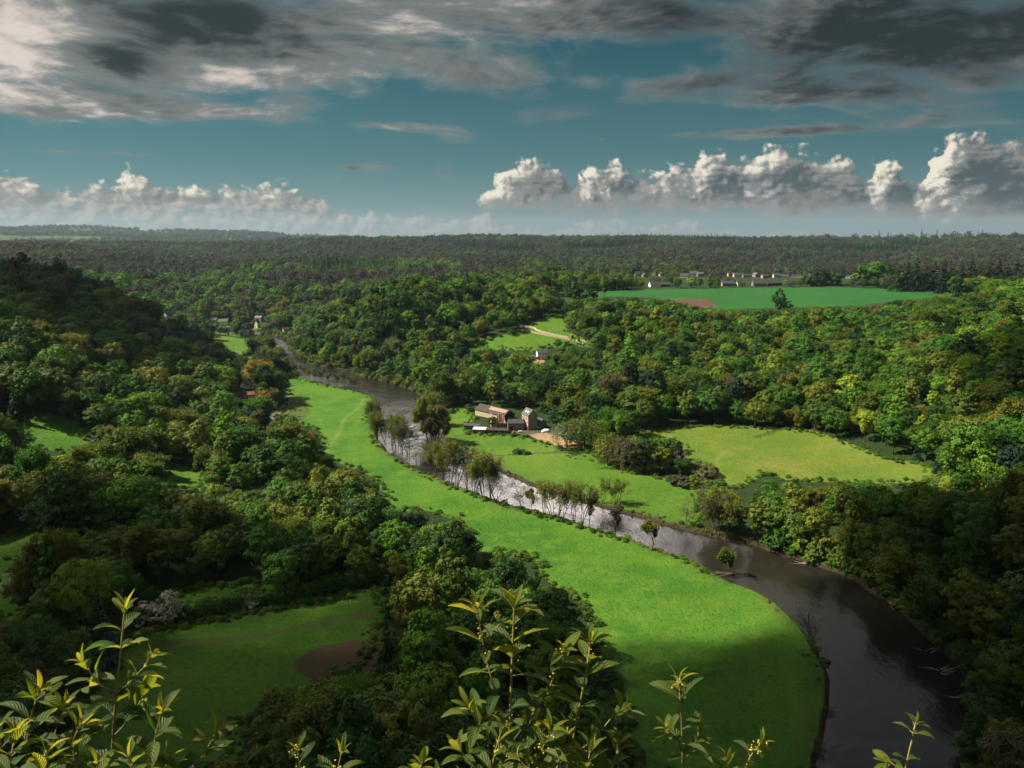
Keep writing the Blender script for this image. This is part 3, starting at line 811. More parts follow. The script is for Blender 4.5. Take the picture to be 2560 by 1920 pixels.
def scatter_far(r0, r1, sp, size):
    x, y = jgrid(r0, r1, -42, 42, sp, g)
    z = height(x, y, np.full(x.shape, 1e3)); r_ = np.hypot(x, y); U, V, _ = proj(x, y, z)
    n = len(x); nz = fbm(x/170, y/170, 3); nz2 = fbm(x/330 + 9, y/330, 3)
    keep = np.ones(n, bool)
    if r1 > 4200:
        fm = np.clip(fbm(x/420, y/700, 3)*1.4 + .1, 0, 1); keep &= (fm < .35)
    pr = np.array(['far_a','far_b','far_c'], dtype=object)[g.integers(0, 3, n)]
    tt = pick_tint(n, {'grey':5,'bare':4,'greyg':1.6,'dark':1.4})  # leafless-wood greys, darkened further in place of shadow from clouds
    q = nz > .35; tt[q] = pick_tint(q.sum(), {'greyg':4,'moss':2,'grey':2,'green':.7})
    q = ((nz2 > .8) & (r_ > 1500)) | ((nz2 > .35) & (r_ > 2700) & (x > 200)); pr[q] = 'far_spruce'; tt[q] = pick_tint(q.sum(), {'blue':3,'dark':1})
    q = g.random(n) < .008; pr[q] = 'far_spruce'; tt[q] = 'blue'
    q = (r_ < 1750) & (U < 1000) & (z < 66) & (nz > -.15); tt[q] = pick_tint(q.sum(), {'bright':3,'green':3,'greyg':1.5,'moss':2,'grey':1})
    s = size*g.uniform(.75, 1.2, n); sz = s*g.uniform(.85, 1.15, n)
    for nm in ('crop_field', 'upper_edge'):
        r0_, r1_, P = CLEAR[nm]
        keep &= ~(inside(U, V, P) & (r_ < r1_))
        U2, V2, _ = proj(x, y, z + 13*sz); keep &= ~(inside(U2, V2, P) & (r_ < r1_ - 150))
    for nm in ('hamlet_a', 'hamlet_b', 'hamlet_c', 'far_meadow'):
        r0_, r1_, P = CLEAR[nm]; keep &= ~(inside(*proj(x, y, z + 12*sz)[:2], P) & (r_ < r1_))
    # village gap behind the field
    vil0 = (r_ > 1150) & (r_ < 1620) & (U > 1380) & (U < 1860)
    vil = (r_ > 1150) & (r_ < 1620) & (U > 1380) & (U < 1860) & (g.random(n) < .30); keep &= ~vil; s[vil0] *= .62; sz[vil0] *= .62
    for hx, hy, hr in HOUSES: keep &= np.hypot(x - hx, y - hy) > hr
    rot = g.uniform(0, 6.283, n)
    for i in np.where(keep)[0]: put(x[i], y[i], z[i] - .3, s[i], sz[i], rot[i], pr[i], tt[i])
# ------------------------------------------------------------------ building materials
def mat_wall(name, c1, c2, scale=1.2, brick=None, rough=.9):
    m, nt, out = new_mat(name); N = NT(nt)
    P = N.n('ShaderNodeTexCoord').outputs['Object']
    f = N.noise(P, scale, 4, .65); f2 = N.noise(P, scale*6, 2, .6)
    c = N.mix(N.ramp(f, .3, .7), c1, c2)
    c = N.mix(N.ramp(f2, .5, .75, 0, .35), c, tuple(v*.55 for v in c1))
    nm = None
    if brick:
        b = N.n('ShaderNodeTexBrick'); b.inputs['Scale'].default_value = brick; N.l(P, b.inputs['Vector'])
        b.inputs['Mortar Size'].default_value = .03
        c = N.mix(N.math('MULTIPLY', b.outputs['Fac'], .5), c, tuple(min(1, v*1.3) for v in c2))
        nm = N.bump(N.math('ADD', f2, N.math('MULTIPLY', b.outputs['Fac'], -.5)), .5, .05)
    N.l(N.bsdf(c, rough, .2, nm).outputs[0], out.inputs[0])
    return m
def mat_roof(name, c1, c2, rows=3.2, rough=.75, axis=2):
    m, nt, out = new_mat(name); N = NT(nt)
    P = N.n('ShaderNodeTexCoord').outputs['Object']
    f = N.noise(P, .9, 4, .65)
    wv = N.n('ShaderNodeTexWave', wave_type='BANDS', bands_direction='Z'); wv.inputs['Scale'].default_value = rows; wv.inputs['Distortion'].default_value = 1.0
    N.l(P, wv.inputs['Vector'])
    c = N.mix(N.ramp(f, .3, .7), c1, c2)
    c = N.mix(N.math('MULTIPLY', wv.outputs['Fac'], .3), c, tuple(v*.6 for v in c1))
    N.l(N.bsdf(c, rough, .3, N.bump(wv.outputs['Fac'], .4, .05)).outputs[0], out.inputs[0])
    return m
MW = {
 'stone': mat_wall('grey_stone', (.13,.125,.11), (.21,.195,.165), .8, 2.2),
 'brick': mat_wall('pink_brick', (.34,.19,.14), (.46,.29,.21), .8, 2.4),
 'plaster': mat_wall('white_plaster', (.72,.70,.66), (.80,.78,.74), .4),
 'render': mat_wall('grey_render', (.40,.38,.35), (.50,.48,.44), .5),
 'cream': mat_wall('cream_board', (.36,.30,.18), (.44,.37,.24), .6),
 'dark': mat_wall('dark_board', (.028,.024,.022), (.05,.042,.036), .8),
 'drystone': mat_wall('pale_dry_stone', (.36,.28,.17), (.46,.38,.25), 1.5, 1.6),
 'glass': None}
def mat_glass():
    m, nt, out = new_mat('window_glass'); N = NT(nt)
    N.l(N.bsdf((.02,.024,.028), .08, .5).outputs[0], out.inputs[0]); return m
MW['glass'] = mat_glass()
def mat_plain(name, c, rough=.6, spec=.4, metal=0.0):
    m, nt, out = new_mat(name); N = NT(nt)
    P = N.n('ShaderNodeTexCoord').outputs['Object']
    f = N.noise(P, 2.5, 3, .6)
    N.l(N.bsdf(N.mix(N.ramp(f, .3, .7), tuple(v*.82 for v in c), c), rough, spec, Metallic=metal).outputs[0], out.inputs[0]); return m
MR = {'slate': mat_roof('dark_slate', (.035,.038,.045), (.06,.063,.07)), 'slate2': mat_roof('weathered_slate', (.085,.082,.078), (.125,.118,.11)),
      'tile': mat_roof('brown_tile', (.034,.025,.02), (.055,.04,.031)), 'tin': mat_roof('rusty_sheet', (.23,.15,.11), (.30,.20,.15), 1.0, .6),
      'red': mat_roof('red_tile', (.22,.07,.04), (.30,.11,.06)), 'pale': mat_roof('pale_sheet', (.55,.50,.46), (.64,.60,.56), 1.0, .5)}
M_TRIM = mat_plain('white_paint', (.75,.74,.71)); M_WOOD = mat_plain('weathered_wood', (.26,.21,.16), .85, .15); M_PALEWOOD = mat_plain('pale_rail', (.62,.55,.46), .8, .2)

def bm_obj(name, bm, mat, parent=None, mats=None):
    me = bpy.data.meshes.new(name); bmesh.ops.recalc_face_normals(bm, faces=bm.faces[:]); bm.to_mesh(me); bm.free()
    for m in (mats or [mat]): me.materials.append(m)
    return link(name, me, parent)
def box(bm, x0, x1, y0, y1, z0, z1):
    v = [bm.verts.new(p) for p in ((x0,y0,z0),(x1,y0,z0),(x1,y1,z0),(x0,y1,z0),(x0,y0,z1),(x1,y0,z1),(x1,y1,z1),(x0,y1,z1))]
    for f in ((0,3,2,1),(4,5,6,7),(0,1,5,4),(1,2,6,5),(2,3,7,6),(3,0,4,7)): bm.faces.new([v[i] for i in f])
def prism(bm, prof, y0, y1):
    """profile in x,z pushed along y"""
    a = [bm.verts.new((x, y0, z)) for x, z in prof]; b = [bm.verts.new((x, y1, z)) for x, z in prof]
    bm.faces.new(a); bm.faces.new(b[::-1]); n = len(prof)
    for i in range(n): bm.faces.new((a[i], a[(i+1) % n], b[(i+1) % n], b[i]))
def bar(bm, p, q, r_=.05, sides=5):
    V, Q = tube_pts(np.array([p, q]), [r_, r_], sides)
    vs = [bm.verts.new(v) for v in V]
    for f in Q: bm.faces.new([vs[i] for i in f])
def window(parent, c, wx, wz, face, part='window'):
    """a framed window set proud of a wall; face: 'x-','x+','y-','y+'"""
    x, y, z = c; t = .06
    f = bmesh.new(); p = bmesh.new()
    def slab(bm, u0, u1, z0, z1, d0, d1):
        if face[0] == 'y': s = -1 if face[1] == '-' else 1; a, b = sorted((y + s*d0, y + s*d1)); box(bm, x+u0, x+u1, a, b, z+z0, z+z1)
        else: s = -1 if face[1] == '-' else 1; a, b = sorted((x + s*d0, x + s*d1)); box(bm, a, b, y+u0, y+u1, z+z0, z+z1)
    e = .12
    slab(f, -wx/2-e, -wx/2, -wz/2-e, wz/2+e, 0, t); slab(f, wx/2, wx/2+e, -wz/2-e, wz/2+e, 0, t)
    slab(f, -wx/2, wx/2, wz/2, wz/2+e, 0, t); slab(f, -wx/2, wx/2, -wz/2-e, -wz/2, 0, t*1.6)
    slab(p, -wx/2, wx/2, -wz/2, wz/2, .004, .03)
    fo = bm_obj(part, f, M_TRIM, parent); bm_obj('pane', p, MW['glass'], fo)
def door(parent, c, wx, wz, face, mat):
    b = bmesh.new(); x, y, z = c
    if face[0] == 'y': s = -1 if face[1] == '-' else 1; a, d = sorted((y, y + s*.07)); box(b, x-wx/2, x+wx/2, a, d, z, z+wz)
    else: s = -1 if face[1] == '-' else 1; a, d = sorted((x, x + s*.07)); box(b, a, d, y-wx/2, y+wx/2, z, z+wz)
    return bm_obj('door', b, mat, parent)
def gable_house(name, label, cat, loc, rotz, w, l, hw, hr, wall, roof, group=None, over=.3, wall2=None, chim=0, wins=(), doors=(), base=1.5, side2=-1):
    """walls w wide (x) and l long (y), ridge along y"""
    t = thing(name, label, cat, loc, rotz, group)
    for kx in (-.5, 0, .5):
        for ky in (-.5, 0, .5):
            ex, ey = w*kx, l*ky; ex, ey = ex*math.cos(rotz) - ey*math.sin(rotz), ex*math.sin(rotz) + ey*math.cos(rotz)
            for kz in (1.2, hw*.6, hw, hr): KEEPV.append((loc[0] + ex, loc[1] + ey, loc[2] + kz))
    b = bmesh.new(); prism(b, [(-w/2, -base), (w/2, -base), (w/2, hw), (0, hr), (-w/2, hw)], -l/2, l/2)
    wo_ = bm_obj('wall', b, wall, t, [wall, wall2] if wall2 else None)
    if wall2:
        for p in wo_.data.polygons:
            if p.normal.x*side2 > .7: p.material_index = 1
    s = (hr - hw)/(w/2); e = over; th = .22
    b = bmesh.new()
    prism(b, [(-w/2-e, hw - s*e + .03), (0, hr + .03), (w/2+e, hw - s*e + .03), (w/2+e, hw - s*e + .03 + th), (0, hr + .03 + th*1.15), (-w/2-e, hw - s*e + .03 + th)], -l/2-e, l/2+e)
    ro = bm_obj('roof', b, roof, t)
    for k in range(chim):
        b = bmesh.new(); yy = (-l/2 + .5) if k == 0 else (l/2 - .5); box(b, -.4, .4, yy-.3, yy+.3, hr - .4, hr + 1.3); bm_obj('chimney', b, MW['brick'], ro)
    for c, wx, wz, f in wins: window(t, c, wx, wz, f)
    for c, wx, wz, f, m_ in doors: door(t, c, wx, wz, f, m_)
    return t
def near(t, r_): HOUSES.append((t.location.x, t.location.y, r_))
def spot(U, V, r0=100, r1=3000): return ground_uv(U, V, r0, r1)

# ------------------------------------------------------------------ the old stone mill and its yard
gx, gy, gz = spot(1141, 930)
ang = math.atan2(3.0, 5.8)
ux, uy = math.cos(ang), math.sin(ang)          # along the gable wall, to the right and away
cx, cy = gx + ux*3.3 - uy*4.3, gy + uy*3.3 + ux*4.3
mill = gable_house('stone_mill', 'tall stone mill with pink brick side and two skylights in its slate roof', 'mill', (cx, cy, gz), ang, 6.8, 8.8, 9.6, 13.2, MW['stone'], MR['slate2'], None, .25, MW['brick'],
    wins=[((-3.4, yy, zz), .9, 1.3, 'x-') for yy in (-2.4, .2, 2.8) for zz in (2.0, 4.8, 7.6)] + [((0, -4.4, 8.2), .8, 1.1, 'y-'), ((1.2, -4.4, 4.6), .8, 1.1, 'y-')],
    doors=[((-3.4, -3.6, 0), 1.2, 2.2, 'x-', MW['dark'])], chim=0)
near(mill, 9)
b = bmesh.new(); s_ = (13.2 - 9.6)/3.4
for yy in (-1.5, 1.2):
    b = bmesh.new(); x0, x1 = -2.3, -1.3
    z0, z1 = 13.2 + s_*x0 + .30, 13.2 + s_*x1 + .30
    vs = [b.verts.new(p) for p in ((x0, yy-.5, z0), (x1, yy-.5, z1), (x1, yy+.5, z1), (x0, yy+.5, z0), (x0-.08, yy-.5, z0+.1), (x1-.08, yy-.5, z1+.1), (x1-.08, yy+.5, z1+.1), (x0-.08, yy+.5, z0+.1))]
    for f in ((0,3,2,1),(4,5,6,7),(0,1,5,4),(1,2,6,5),(2,3,7,6),(3,0,4,7)): b.faces.new([vs[i] for i in f])
    bm_obj('skylight', b, MW['glass'] if False else mat_plain('bright_skylight', (.75,.78,.8), .12, .6), mill)
ax_, ay_, az_ = spot(1172, 925)
an = gable_house('mill_annexe', 'low dark stone annexe against the right side of the mill', 'outbuilding', (ax_ - 1.0, ay_ + 3.5, az_), ang, 5, 6.5, 3.6, 5.6, MW['stone'], MR['slate'], wins=[((-.6, -3.25, 2.0), .8, 1.0, 'y-')], doors=[((1.2, -3.25, 0), 1.0, 2.1, 'y-', MW['dark'])])
near(an, 6)
bx, by, bz = spot(1114, 930)
sb = gable_house('stone_barn', 'small grey stone barn with dark slate roof in front of the mill', 'barn', (bx, by + 3.2, bz), R(-86), 6.2, 10.4, 4.6, 6.8, MW['stone'], MR['slate'], None, .2, None,
    wins=[((3.1, 1.0, 3.0), .9, .9, 'x+')], doors=[((3.1, -3.0, 0), 1.8, 2.6, 'x+', MW['dark'])])
near(sb, 7.5)
# ruined brick house: broken walls without a roof
rx_, ry_, rz_ = spot(1076, 925)
ru = thing('ruined_house', 'roofless pink brick ruin with broken walls left of the stone barn', 'ruin', (rx_, ry_ + 3.5, rz_), R(12))
b = bmesh.new(); g_ = random.Random(4)
def ragged(bm, x0, y0, x1, y1, hs, t):
    n = len(hs); dx, dy = (x1-x0)/n, (y1-y0)/n; L = math.hypot(dx, dy); nx, ny = -dy/L*t, dx/L*t
    for i, h_ in enumerate(hs):
        a = (x0+dx*i, y0+dy*i); c = (a[0]+dx, a[1]+dy)
        v = [bm.verts.new(p) for p in ((*a, -1), (*c, -1), (c[0]+nx, c[1]+ny, -1), (a[0]+nx, a[1]+ny, -1), (*a, h_), (*c, h_*.96), (c[0]+nx, c[1]+ny, h_*.97), (a[0]+nx, a[1]+ny, h_))]
        for f in ((0,3,2,1),(4,5,6,7),(0,1,5,4),(1,2,6,5),(2,3,7,6),(3,0,4,7)): bm.faces.new([v[k] for k in f])
ragged(b, -4.4, 5, -4.4, -3, [8.6, 8.9, 8.2, 7.6, 6.8, 5.4, 4.6, 4.2], .5)
ragged(b, -4.4, -3.1, -1.4, -3.1, [8.2, 7.9, 7.1], .5)
ragged(b, -1.4, -3.1, 4.6, -3.1, [4.0, 3.6, 3.9, 3.2], .45)
ragged(b, 4.6, -3, 4.6, 5, [3.6, 4.4, 5.8, 7.8, 7.0, 5.2], .5)
ragged(b, -4.2, 5.1, 4.6, 5.1, [6.5, 5.8, 4.8, 6.9, 7.6, 5.0], .5)
bm_obj('wall', b, MW['brick'], ru)
for k, xx in enumerate((1.0, 4.0)):
    b = bmesh.new(); box(b, xx-.35, xx+.35, 2, 2.8, 0, 8.6 + k*.5); bm_obj('chimney_stub', b, MW['brick'], ru)
for xx in (-.4, 1.6, 3.5): 
    b = bmesh.new(); box(b, xx-.5, xx+.5, -3.19, -3.12, .9, 2.5); bm_obj('dark_opening_panel', b, MW['dark'], ru)  # dark panel on the wall face stands in for the opening's shade
near(ru, 7)
# long barn behind
x1_, y1_, z1_ = spot(1026, 897); x2_, y2_, z2_ = spot(1088, 911)
ba = math.atan2(y2_-y1_, x2_-x1_) ; L_ = math.hypot(x2_-x1_, y2_-y1_)
nx_, ny_ = math.cos(ba + math.pi/2), math.sin(ba + math.pi/2)
bar_ = gable_house('long_barn', 'long barn with rusty sheet roof behind the ruined brick walls', 'barn', ((x1_+x2_)/2 + nx_*5.2, (y1_+y2_)/2 + ny_*5.2, min(z1_, z2_) + .2), ba - math.pi/2, 10, L_, 4.2, 7.4, MW['dark'], MR['tile'], None, .4, MW['cream'], side2=1,
    doors=[((-2, -L_/2, 0), 3.2, 3.4, 'y-', MW['dark'])])
b = bmesh.new(); sl = (7.4-4.2)/5
vs = []
for (xx, yy) in ((.5, -L_*.10), (3.0, -L_*.10), (3.0, L_*.47), (.5, L_*.47)): vs.append((xx, yy, 7.4 - sl*xx + .34))
vv = [b.verts.new(p) for p in vs] + [b.verts.new((p[0], p[1], p[2]+.05)) for p in vs]
for f in ((0,3,2,1),(4,5,6,7),(0,1,5,4),(1,2,6,5),(2,3,7,6),(3,0,4,7)): b.faces.new([vv[i] for i in f])
bm_obj('sheet_panel', b, MR['tin'], bar_)
near(bar_, 12)
# stables
def stable(label, U0, U1, V, w, h_, rot, nwin, pale):
    xa, ya, za = spot(U0, V); xb, yb, zb = spot(U1, V)
    L = math.hypot(xb-xa, yb-ya)
    t = thing('stable_row', label, 'stable', ((xa+xb)/2, (ya+yb)/2 + w/2, min(za, zb)), math.atan2(yb-ya, xb-xa) + rot, 'low stables of the mill yard')
    b = bmesh.new(); box(b, -L/2, L/2, -w/2, w/2, -1, h_); bm_obj('wall', b, MW['dark'], t)
    b = bmesh.new(); prism(b, [(-w/2-.5, h_+.02), (w/2+.2, h_+.55), (w/2+.2, h_+.72), (-w/2-.5, h_+.19)], 0, 0.001) if False else None
    for (x0, x1, mt, up) in ((-L/2-.3, -L/2 + L*pale, MR['pale'], .14), (-L/2 + L*pale + .01, L/2+.3, MR['tile'], 0)) if pale else ((-L/2-.3, L/2+.3, MR['slate'], 0),):
        b = bmesh.new()
        vs = [b.verts.new(p) for p in ((x0, -w/2-.5, h_+.03+up), (x1, -w/2-.5, h_+.03+up), (x1, w/2+.3, h_+.6+up), (x0, w/2+.3, h_+.6+up), (x0, -w/2-.5, h_+.18+up), (x1, -w/2-.5, h_+.18+up), (x1, w/2+.3, h_+.76+up), (x0, w/2+.3, h_+.76+up))]
        for f in ((0,3,2,1),(4,5,6,7),(0,1,5,4),(1,2,6,5),(2,3,7,6),(3,0,4,7)): b.faces.new([vs[i] for i in f])
        bm_obj('roof', b, mt, t)
    for k in range(nwin):
        xx = -L/2 + L*(k + .6)/(nwin + .2); window(t, (xx, -w/2, h_*.62), .8, .6, 'y-')
        door(t, (xx + 1.4, -w/2, 0), .9, 2.0, 'y-', M_WOOD) if xx + 2 < L/2 else None
    near(t, L*.4); HOUSES.append((xa + 2, ya + w/2, 4)); HOUSES.append((xb - 2, yb + w/2, 4))
stable('long low black stable with a pale roof over its left end', 1023, 1098, 936.5, 4.2, 2.5, 0, 6, .36)
stable('short black stable with small white windows at the far left of the yard', 1004, 1036, 927, 4, 2.4, 0, 3, 0)

def car(label, U, V, rot, paint, r0=300):
    x, y, z = spot(U, V, r0)
    t = thing('parked_car', label, 'car', (x, y, z + .02), rot)
    b = bmesh.new(); prism(b, [(-2.1,.35),(2.1,.35),(2.15,.75),(1.9,.92),(.9,1.0),(.35,1.45),(-1.3,1.48),(-1.95,1.0),(-2.15,.85)], -.82, .82)
    bmesh.ops.bevel(b, geom=b.edges[:], offset=.05, segments=2, affect='EDGES'); bm_obj('body', b, paint, t)
    b = bmesh.new(); prism(b, [(.78,1.04),(.33,1.40),(-1.22,1.42),(-1.75,1.04)], -.835, .835); bm_obj('side_glass', b, MW['glass'], t)
    for sx in (-1.3, 1.3):
        for sy in (-.74, .74):
            b = bmesh.new(); V_, Q_ = tube_pts(np.array([[sx, sy-.1, .33], [sx, sy+.1, .33]]), [.33, .33], 14)
            vs = [b.verts.new(v) for v in V_]; [b.faces.new([vs[i] for i in f]) for f in Q_]; b.faces.new(vs[:14]); b.faces.new(vs[14:])
            bm_obj('wheel', b, MW['dark'], t)
    near(t, 5)
M_CARW = mat_plain('white_car_paint', (.7,.7,.7), .3, .5)
car('white car parked beside the dark annexe of the mill', 1161, 926, R(25), M_CARW)
car('white car parked right of the white house', 1199, 769, R(10), M_CARW, 500)
car('pale van-like car parked alone among trees right of the white house', 1231, 762, R(-5), M_CARW, 500)
# covered heap, feeder, trailer
x, y, z = spot(1179, 934); HOUSES.append((x, y, 5))
b = bmesh.new(); bmesh.ops.create_icosphere(b, subdivisions=4, radius=1)
for v in b.verts:
    p = v.co; n_ = fbm(np.array([p.x*2+3]), np.array([p.y*2+p.z*2]), 3)[0]
    v.co = Vector((p.x*3.0*(1+.12*n_), p.y*1.9*(1+.12*n_), max(-.1, (1 - (abs(p.x)**3)*.5)*max(0, p.z)**.6*1.9*(1+.16*n_))))
M_TARP = mat_wall('pale_green_sheeting', (.42,.55,.47), (.62,.70,.64), .7)
o = bm_obj('tarpaulin_heap', b, M_TARP); o.location = (x, y + 1, z); [setattr(p, 'use_smooth', True) for p in o.data.polygons]
tag(o, 'pale green sheeting over a rounded heap right of the mill', 'covered heap')
x, y, z = spot(1110, 936.5); HOUSES.append((x, y, 3))
t = thing('round_feeder', 'rust red round tank standing in the yard before the stone barn', 'tank', (x, y, z))
b = bmesh.new(); bmesh.ops.create_cone(b, segments=20, radius1=.85, radius2=.85, depth=1.3, cap_ends=True); bmesh.ops.translate(b, verts=b.verts, vec=(0, 0, .65)); bmesh.ops.bevel(b, geom=[e for e in b.edges if abs(e.verts[0].co.z - e.verts[1].co.z) < .01], offset=.12, segments=2, affect='EDGES')
bm_obj('tank_body', b, mat_plain('rust_red', (.30,.09,.05), .7), t)
b = bmesh.new(); bmesh.ops.create_cone(b, segments=20, radius1=.9, radius2=.25, depth=.35, cap_ends=True); bmesh.ops.translate(b, verts=b.verts, vec=(0, 0, 1.49)); bm_obj('lid', b, mat_plain('rust_lid', (.24,.08,.05), .7), t)
x, y, z = spot(1124, 934); HOUSES.append((x, y, 3))
t = thing('small_trailer', 'small white trailer left in the yard right of the red tank', 'trailer', (x, y, z), R(15))
b = bmesh.new(); box(b, -1.2, 1.2, -.7, .7, .45, 1.0); box(b, 1.2, 2.1, -.05, .05, .45, .53); bm_obj('trailer_body', b, M_CARW, t)
for sy in (-.78, .78):
    b = bmesh.new(); V_, Q_ = tube_pts(np.array([[0, sy-.08, .3], [0, sy+.08, .3]]), [.3, .3], 12); vs = [b.verts.new(v) for v in V_]; [b.faces.new([vs[i] for i in f]) for f in Q_]; b.faces.new(vs[:12]); b.faces.new(vs[12:]); bm_obj('wheel', b, MW['dark'], t)

# ------------------------------------------------------------------ fences
def fence(label, pts, step, h_, rails, r0=100, r1=1200, mat=None, rr=.06):
    L = smooth_line(world_line(pts, r0, r1), 2); s = np.concatenate([[0], np.cumsum(np.linalg.norm(np.diff(L, axis=0), axis=1))])
    n = max(2, int(s[-1]/step)); tt = np.linspace(0, s[-1], n + 1)
    P = np.stack([np.interp(tt, s, L[:, 0]), np.interp(tt, s, L[:, 1])], 1); Z = height(P[:, 0], P[:, 1])
    t = thing('post_fence', label, 'fence', (P[0, 0], P[0, 1], Z[0]))
    Q = np.concatenate([P, Z[:, None]], 1) - np.array([P[0, 0], P[0, 1], Z[0]])
    for q in Q:
        b = bmesh.new(); bar(b, q - np.array([0, 0, .4]), q + np.array([random.uniform(-.04, .04), random.uniform(-.04, .04), h_*random.uniform(.92, 1.08)]), rr); bm_obj('post', b, mat or M_PALEWOOD, t)
    for k in range(rails):
        b = bmesh.new()
        for a, c in zip(Q[:-1], Q[1:]): bar(b, a + np.array([0, 0, h_*(.85 - .4*k)]), c + np.array([0, 0, h_*(.85 - .4*k)]), .018 if rails > 1 else .03, 4)
        bm_obj('rail', b, M_WOOD, t)
fence('row of pale fence posts below the long hedge', [(290,1398),(400,1372),(510,1348),(620,1328),(716,1313),(800,1300)], 4.6, 1.25, 2, 100, 400)
fence('dark post fence along the lower edge of the sandy arena', [(1146,942),(1170,950),(1200,963),(1235,975)], 2.6, 1.2, 1, 300, 700, M_WOOD)
fence('fence posts among dark trees at the bottom of the picture', [(836,1530),(870,1560),(905,1590),(925,1620)], 3.2, 1.3, 2, 100, 300)
fence('post fence along the bottom of the dark paddock', [(400,1640),(480,1634),(560,1622),(640,1600)], 4.0, 1.2, 2, 100, 300)
def jump(label, U, V, rot):
    x, y, z = spot(U, V, 100, 400); t = thing('jump_stand', label, 'horse jump', (x, y, z), rot)
    for k in (-1, 1):
        b = bmesh.new(); bar(b, (k*1.4, 0, -.1), (k*1.4, 0, 1.5), .06); bar(b, (k*1.4-.3, 0, .05), (k*1.4+.3, 0, .05), .05); bm_obj('upright', b, M_TRIM, t)
    b = bmesh.new(); bar(b, (-1.4, 0, 1.1), (1.4, 0, .5), .05); bm_obj('pole', b, M_TRIM, t)
jump('white jump stand on the dark muddy ring', 724, 1456, R(20)); jump('grey jump stand under the end of the hedge', 748, 1306, R(10))
x, y, z = spot(775, 1446, 100, 400); b = bmesh.new(); bar(b, (-1.6, 0, .12), (1.6, .6, .12), .11); o = bm_obj('ground_pole', b, M_PALEWOOD); o.location = (x, y, z); tag(o, 'pale pole lying on the right side of the muddy ring', 'pole')
for U, V, h_, lb in ((505, 757, 7.5, 'wooden utility pole on the small far meadow'), (727, 849, 7, 'wooden utility pole at the far end of the near bank meadow')):
    x, y, z = spot(U, V); t = thing('utility_pole', lb, 'pole', (x, y, z), R(10)); b = bmesh.new(); bar(b, (0, 0, -.5), (0, 0, h_), .14, 6); bm_obj('mast', b, M_WOOD, t)
    b = bmesh.new(); bar(b, (-.7, 0, h_-.6), (.7, 0, h_-.6), .07, 4); bm_obj('crossarm', b, M_WOOD, t)

# ------------------------------------------------------------------ white house, hut and dry-stone walls on the slope
x, y, z = spot(1169, 776.5); 
wh = gable_house('white_house', 'white rendered house with dark slate roof alone among trees on the slope', 'house', (x + .8, y + 3.4, z), R(-80), 7.2, 9.2, 5.6, 8.2, MW['plaster'], MR['slate'], None, .3, None, chim=1,
    wins=[((3.6, yy, zz), .9, 1.2, 'x+') for yy in (-3, 0, 3) for zz in (1.6, 4.2) if not (yy == 0 and zz == 1.6)] + [((0, 4.6, zz), .9, 1.2, 'y+') for zz in (1.6, 4.2)], doors=[((3.6, 0, 0), 1.0, 2.1, 'x+', MW['dark'])])
near(wh, 8); HOUSES.append((x-6, y, 4)); HOUSES.append((x, y-6, 6)); HOUSES.append((x+3, y-13, 6)); HOUSES.append((x-4, y-13, 5))
b = bmesh.new(); an2 = thing('garden_room', 'small white flat roofed room on the left end of the white house', 'outbuilding', (x - 7.4, y + 2.5, z), R(8))
box(b, -2, 2, -2, 2, -1, 2.6); bm_obj('wall', b, MW['plaster'], an2); b = bmesh.new(); box(b, -2.2, 2.2, -2.2, 2.2, 2.62, 2.85); bm_obj('roof', b, MR['slate2'], an2); window(an2, (0, -2, 1.4), 1.6, 1.1, 'y-')
def drystone(label, pts, h_=1.5, w_=.9):
    L = smooth_line(world_line(pts, 400, 1200), 1); s = np.concatenate([[0], np.cumsum(np.linalg.norm(np.diff(L, axis=0), axis=1))])
    tt = np.arange(0, s[-1], .9); P = np.stack([np.interp(tt, s, L[:, 0]), np.interp(tt, s, L[:, 1])], 1); Z = height(P[:, 0], P[:, 1])
    d = np.gradient(P, axis=0); n_ = np.stack([-d[:, 1], d[:, 0]], 1); n_ /= np.linalg.norm(n_, axis=1)[:, None]
    o0 = np.array([P[0, 0], P[0, 1], Z[0]]); b = bmesh.new(); rings = []
    for k in range(len(P)):
        h2 = h_*random.uniform(.88, 1.1); w2 = w_*random.uniform(.9, 1.1)
        rings.append([b.verts.new(Vector((P[k, 0] + n_[k, 0]*a*w2/2, P[k, 1] + n_[k, 1]*a*w2/2, Z[k] + c)) - Vector(o0)) for a, c in ((-1, -.4), (-.75, h2), (.75, h2), (1, -.4))])
    for a, c in zip(rings[:-1], rings[1:]):
        for i in range(3): b.faces.new((a[i], a[i+1], c[i+1], c[i]))
    b.faces.new(rings[0]); b.faces.new(rings[-1])
    o = bm_obj('stone_wall', b, MW['drystone']); o.location = o0; tag(o, label, 'wall', 'pale stone walls on the sloping meadow')
drystone('long lower pale stone wall crossing the sloping meadow', [(1116,713),(1150,719),(1190,727),(1233,735)])
drystone('bent upper pale stone wall on the sloping meadow', [(1124,706.5),(1152,708),(1161,716),(1195,724),(1228,731)])
drystone('short pale stone wall right of the small hut, lower one', [(1245,737),(1254,741),(1261,746)])
drystone('short pale stone wall right of the small hut, upper one', [(1250,735),(1260,738),(1270,741)])
x, y, z = spot(1236, 732); hut = gable_house('stone_hut', 'small pinkish hut at the end of the stone walls on the slope', 'hut', (x, y + 1.2, z), R(5), 3.0, 2.6, 2.7, 3.3, MW['brick'], MR['tin'], doors=[((.4, -1.3, 0), .9, 2.0, 'y-', MW['dark'])]); near(hut, 3)

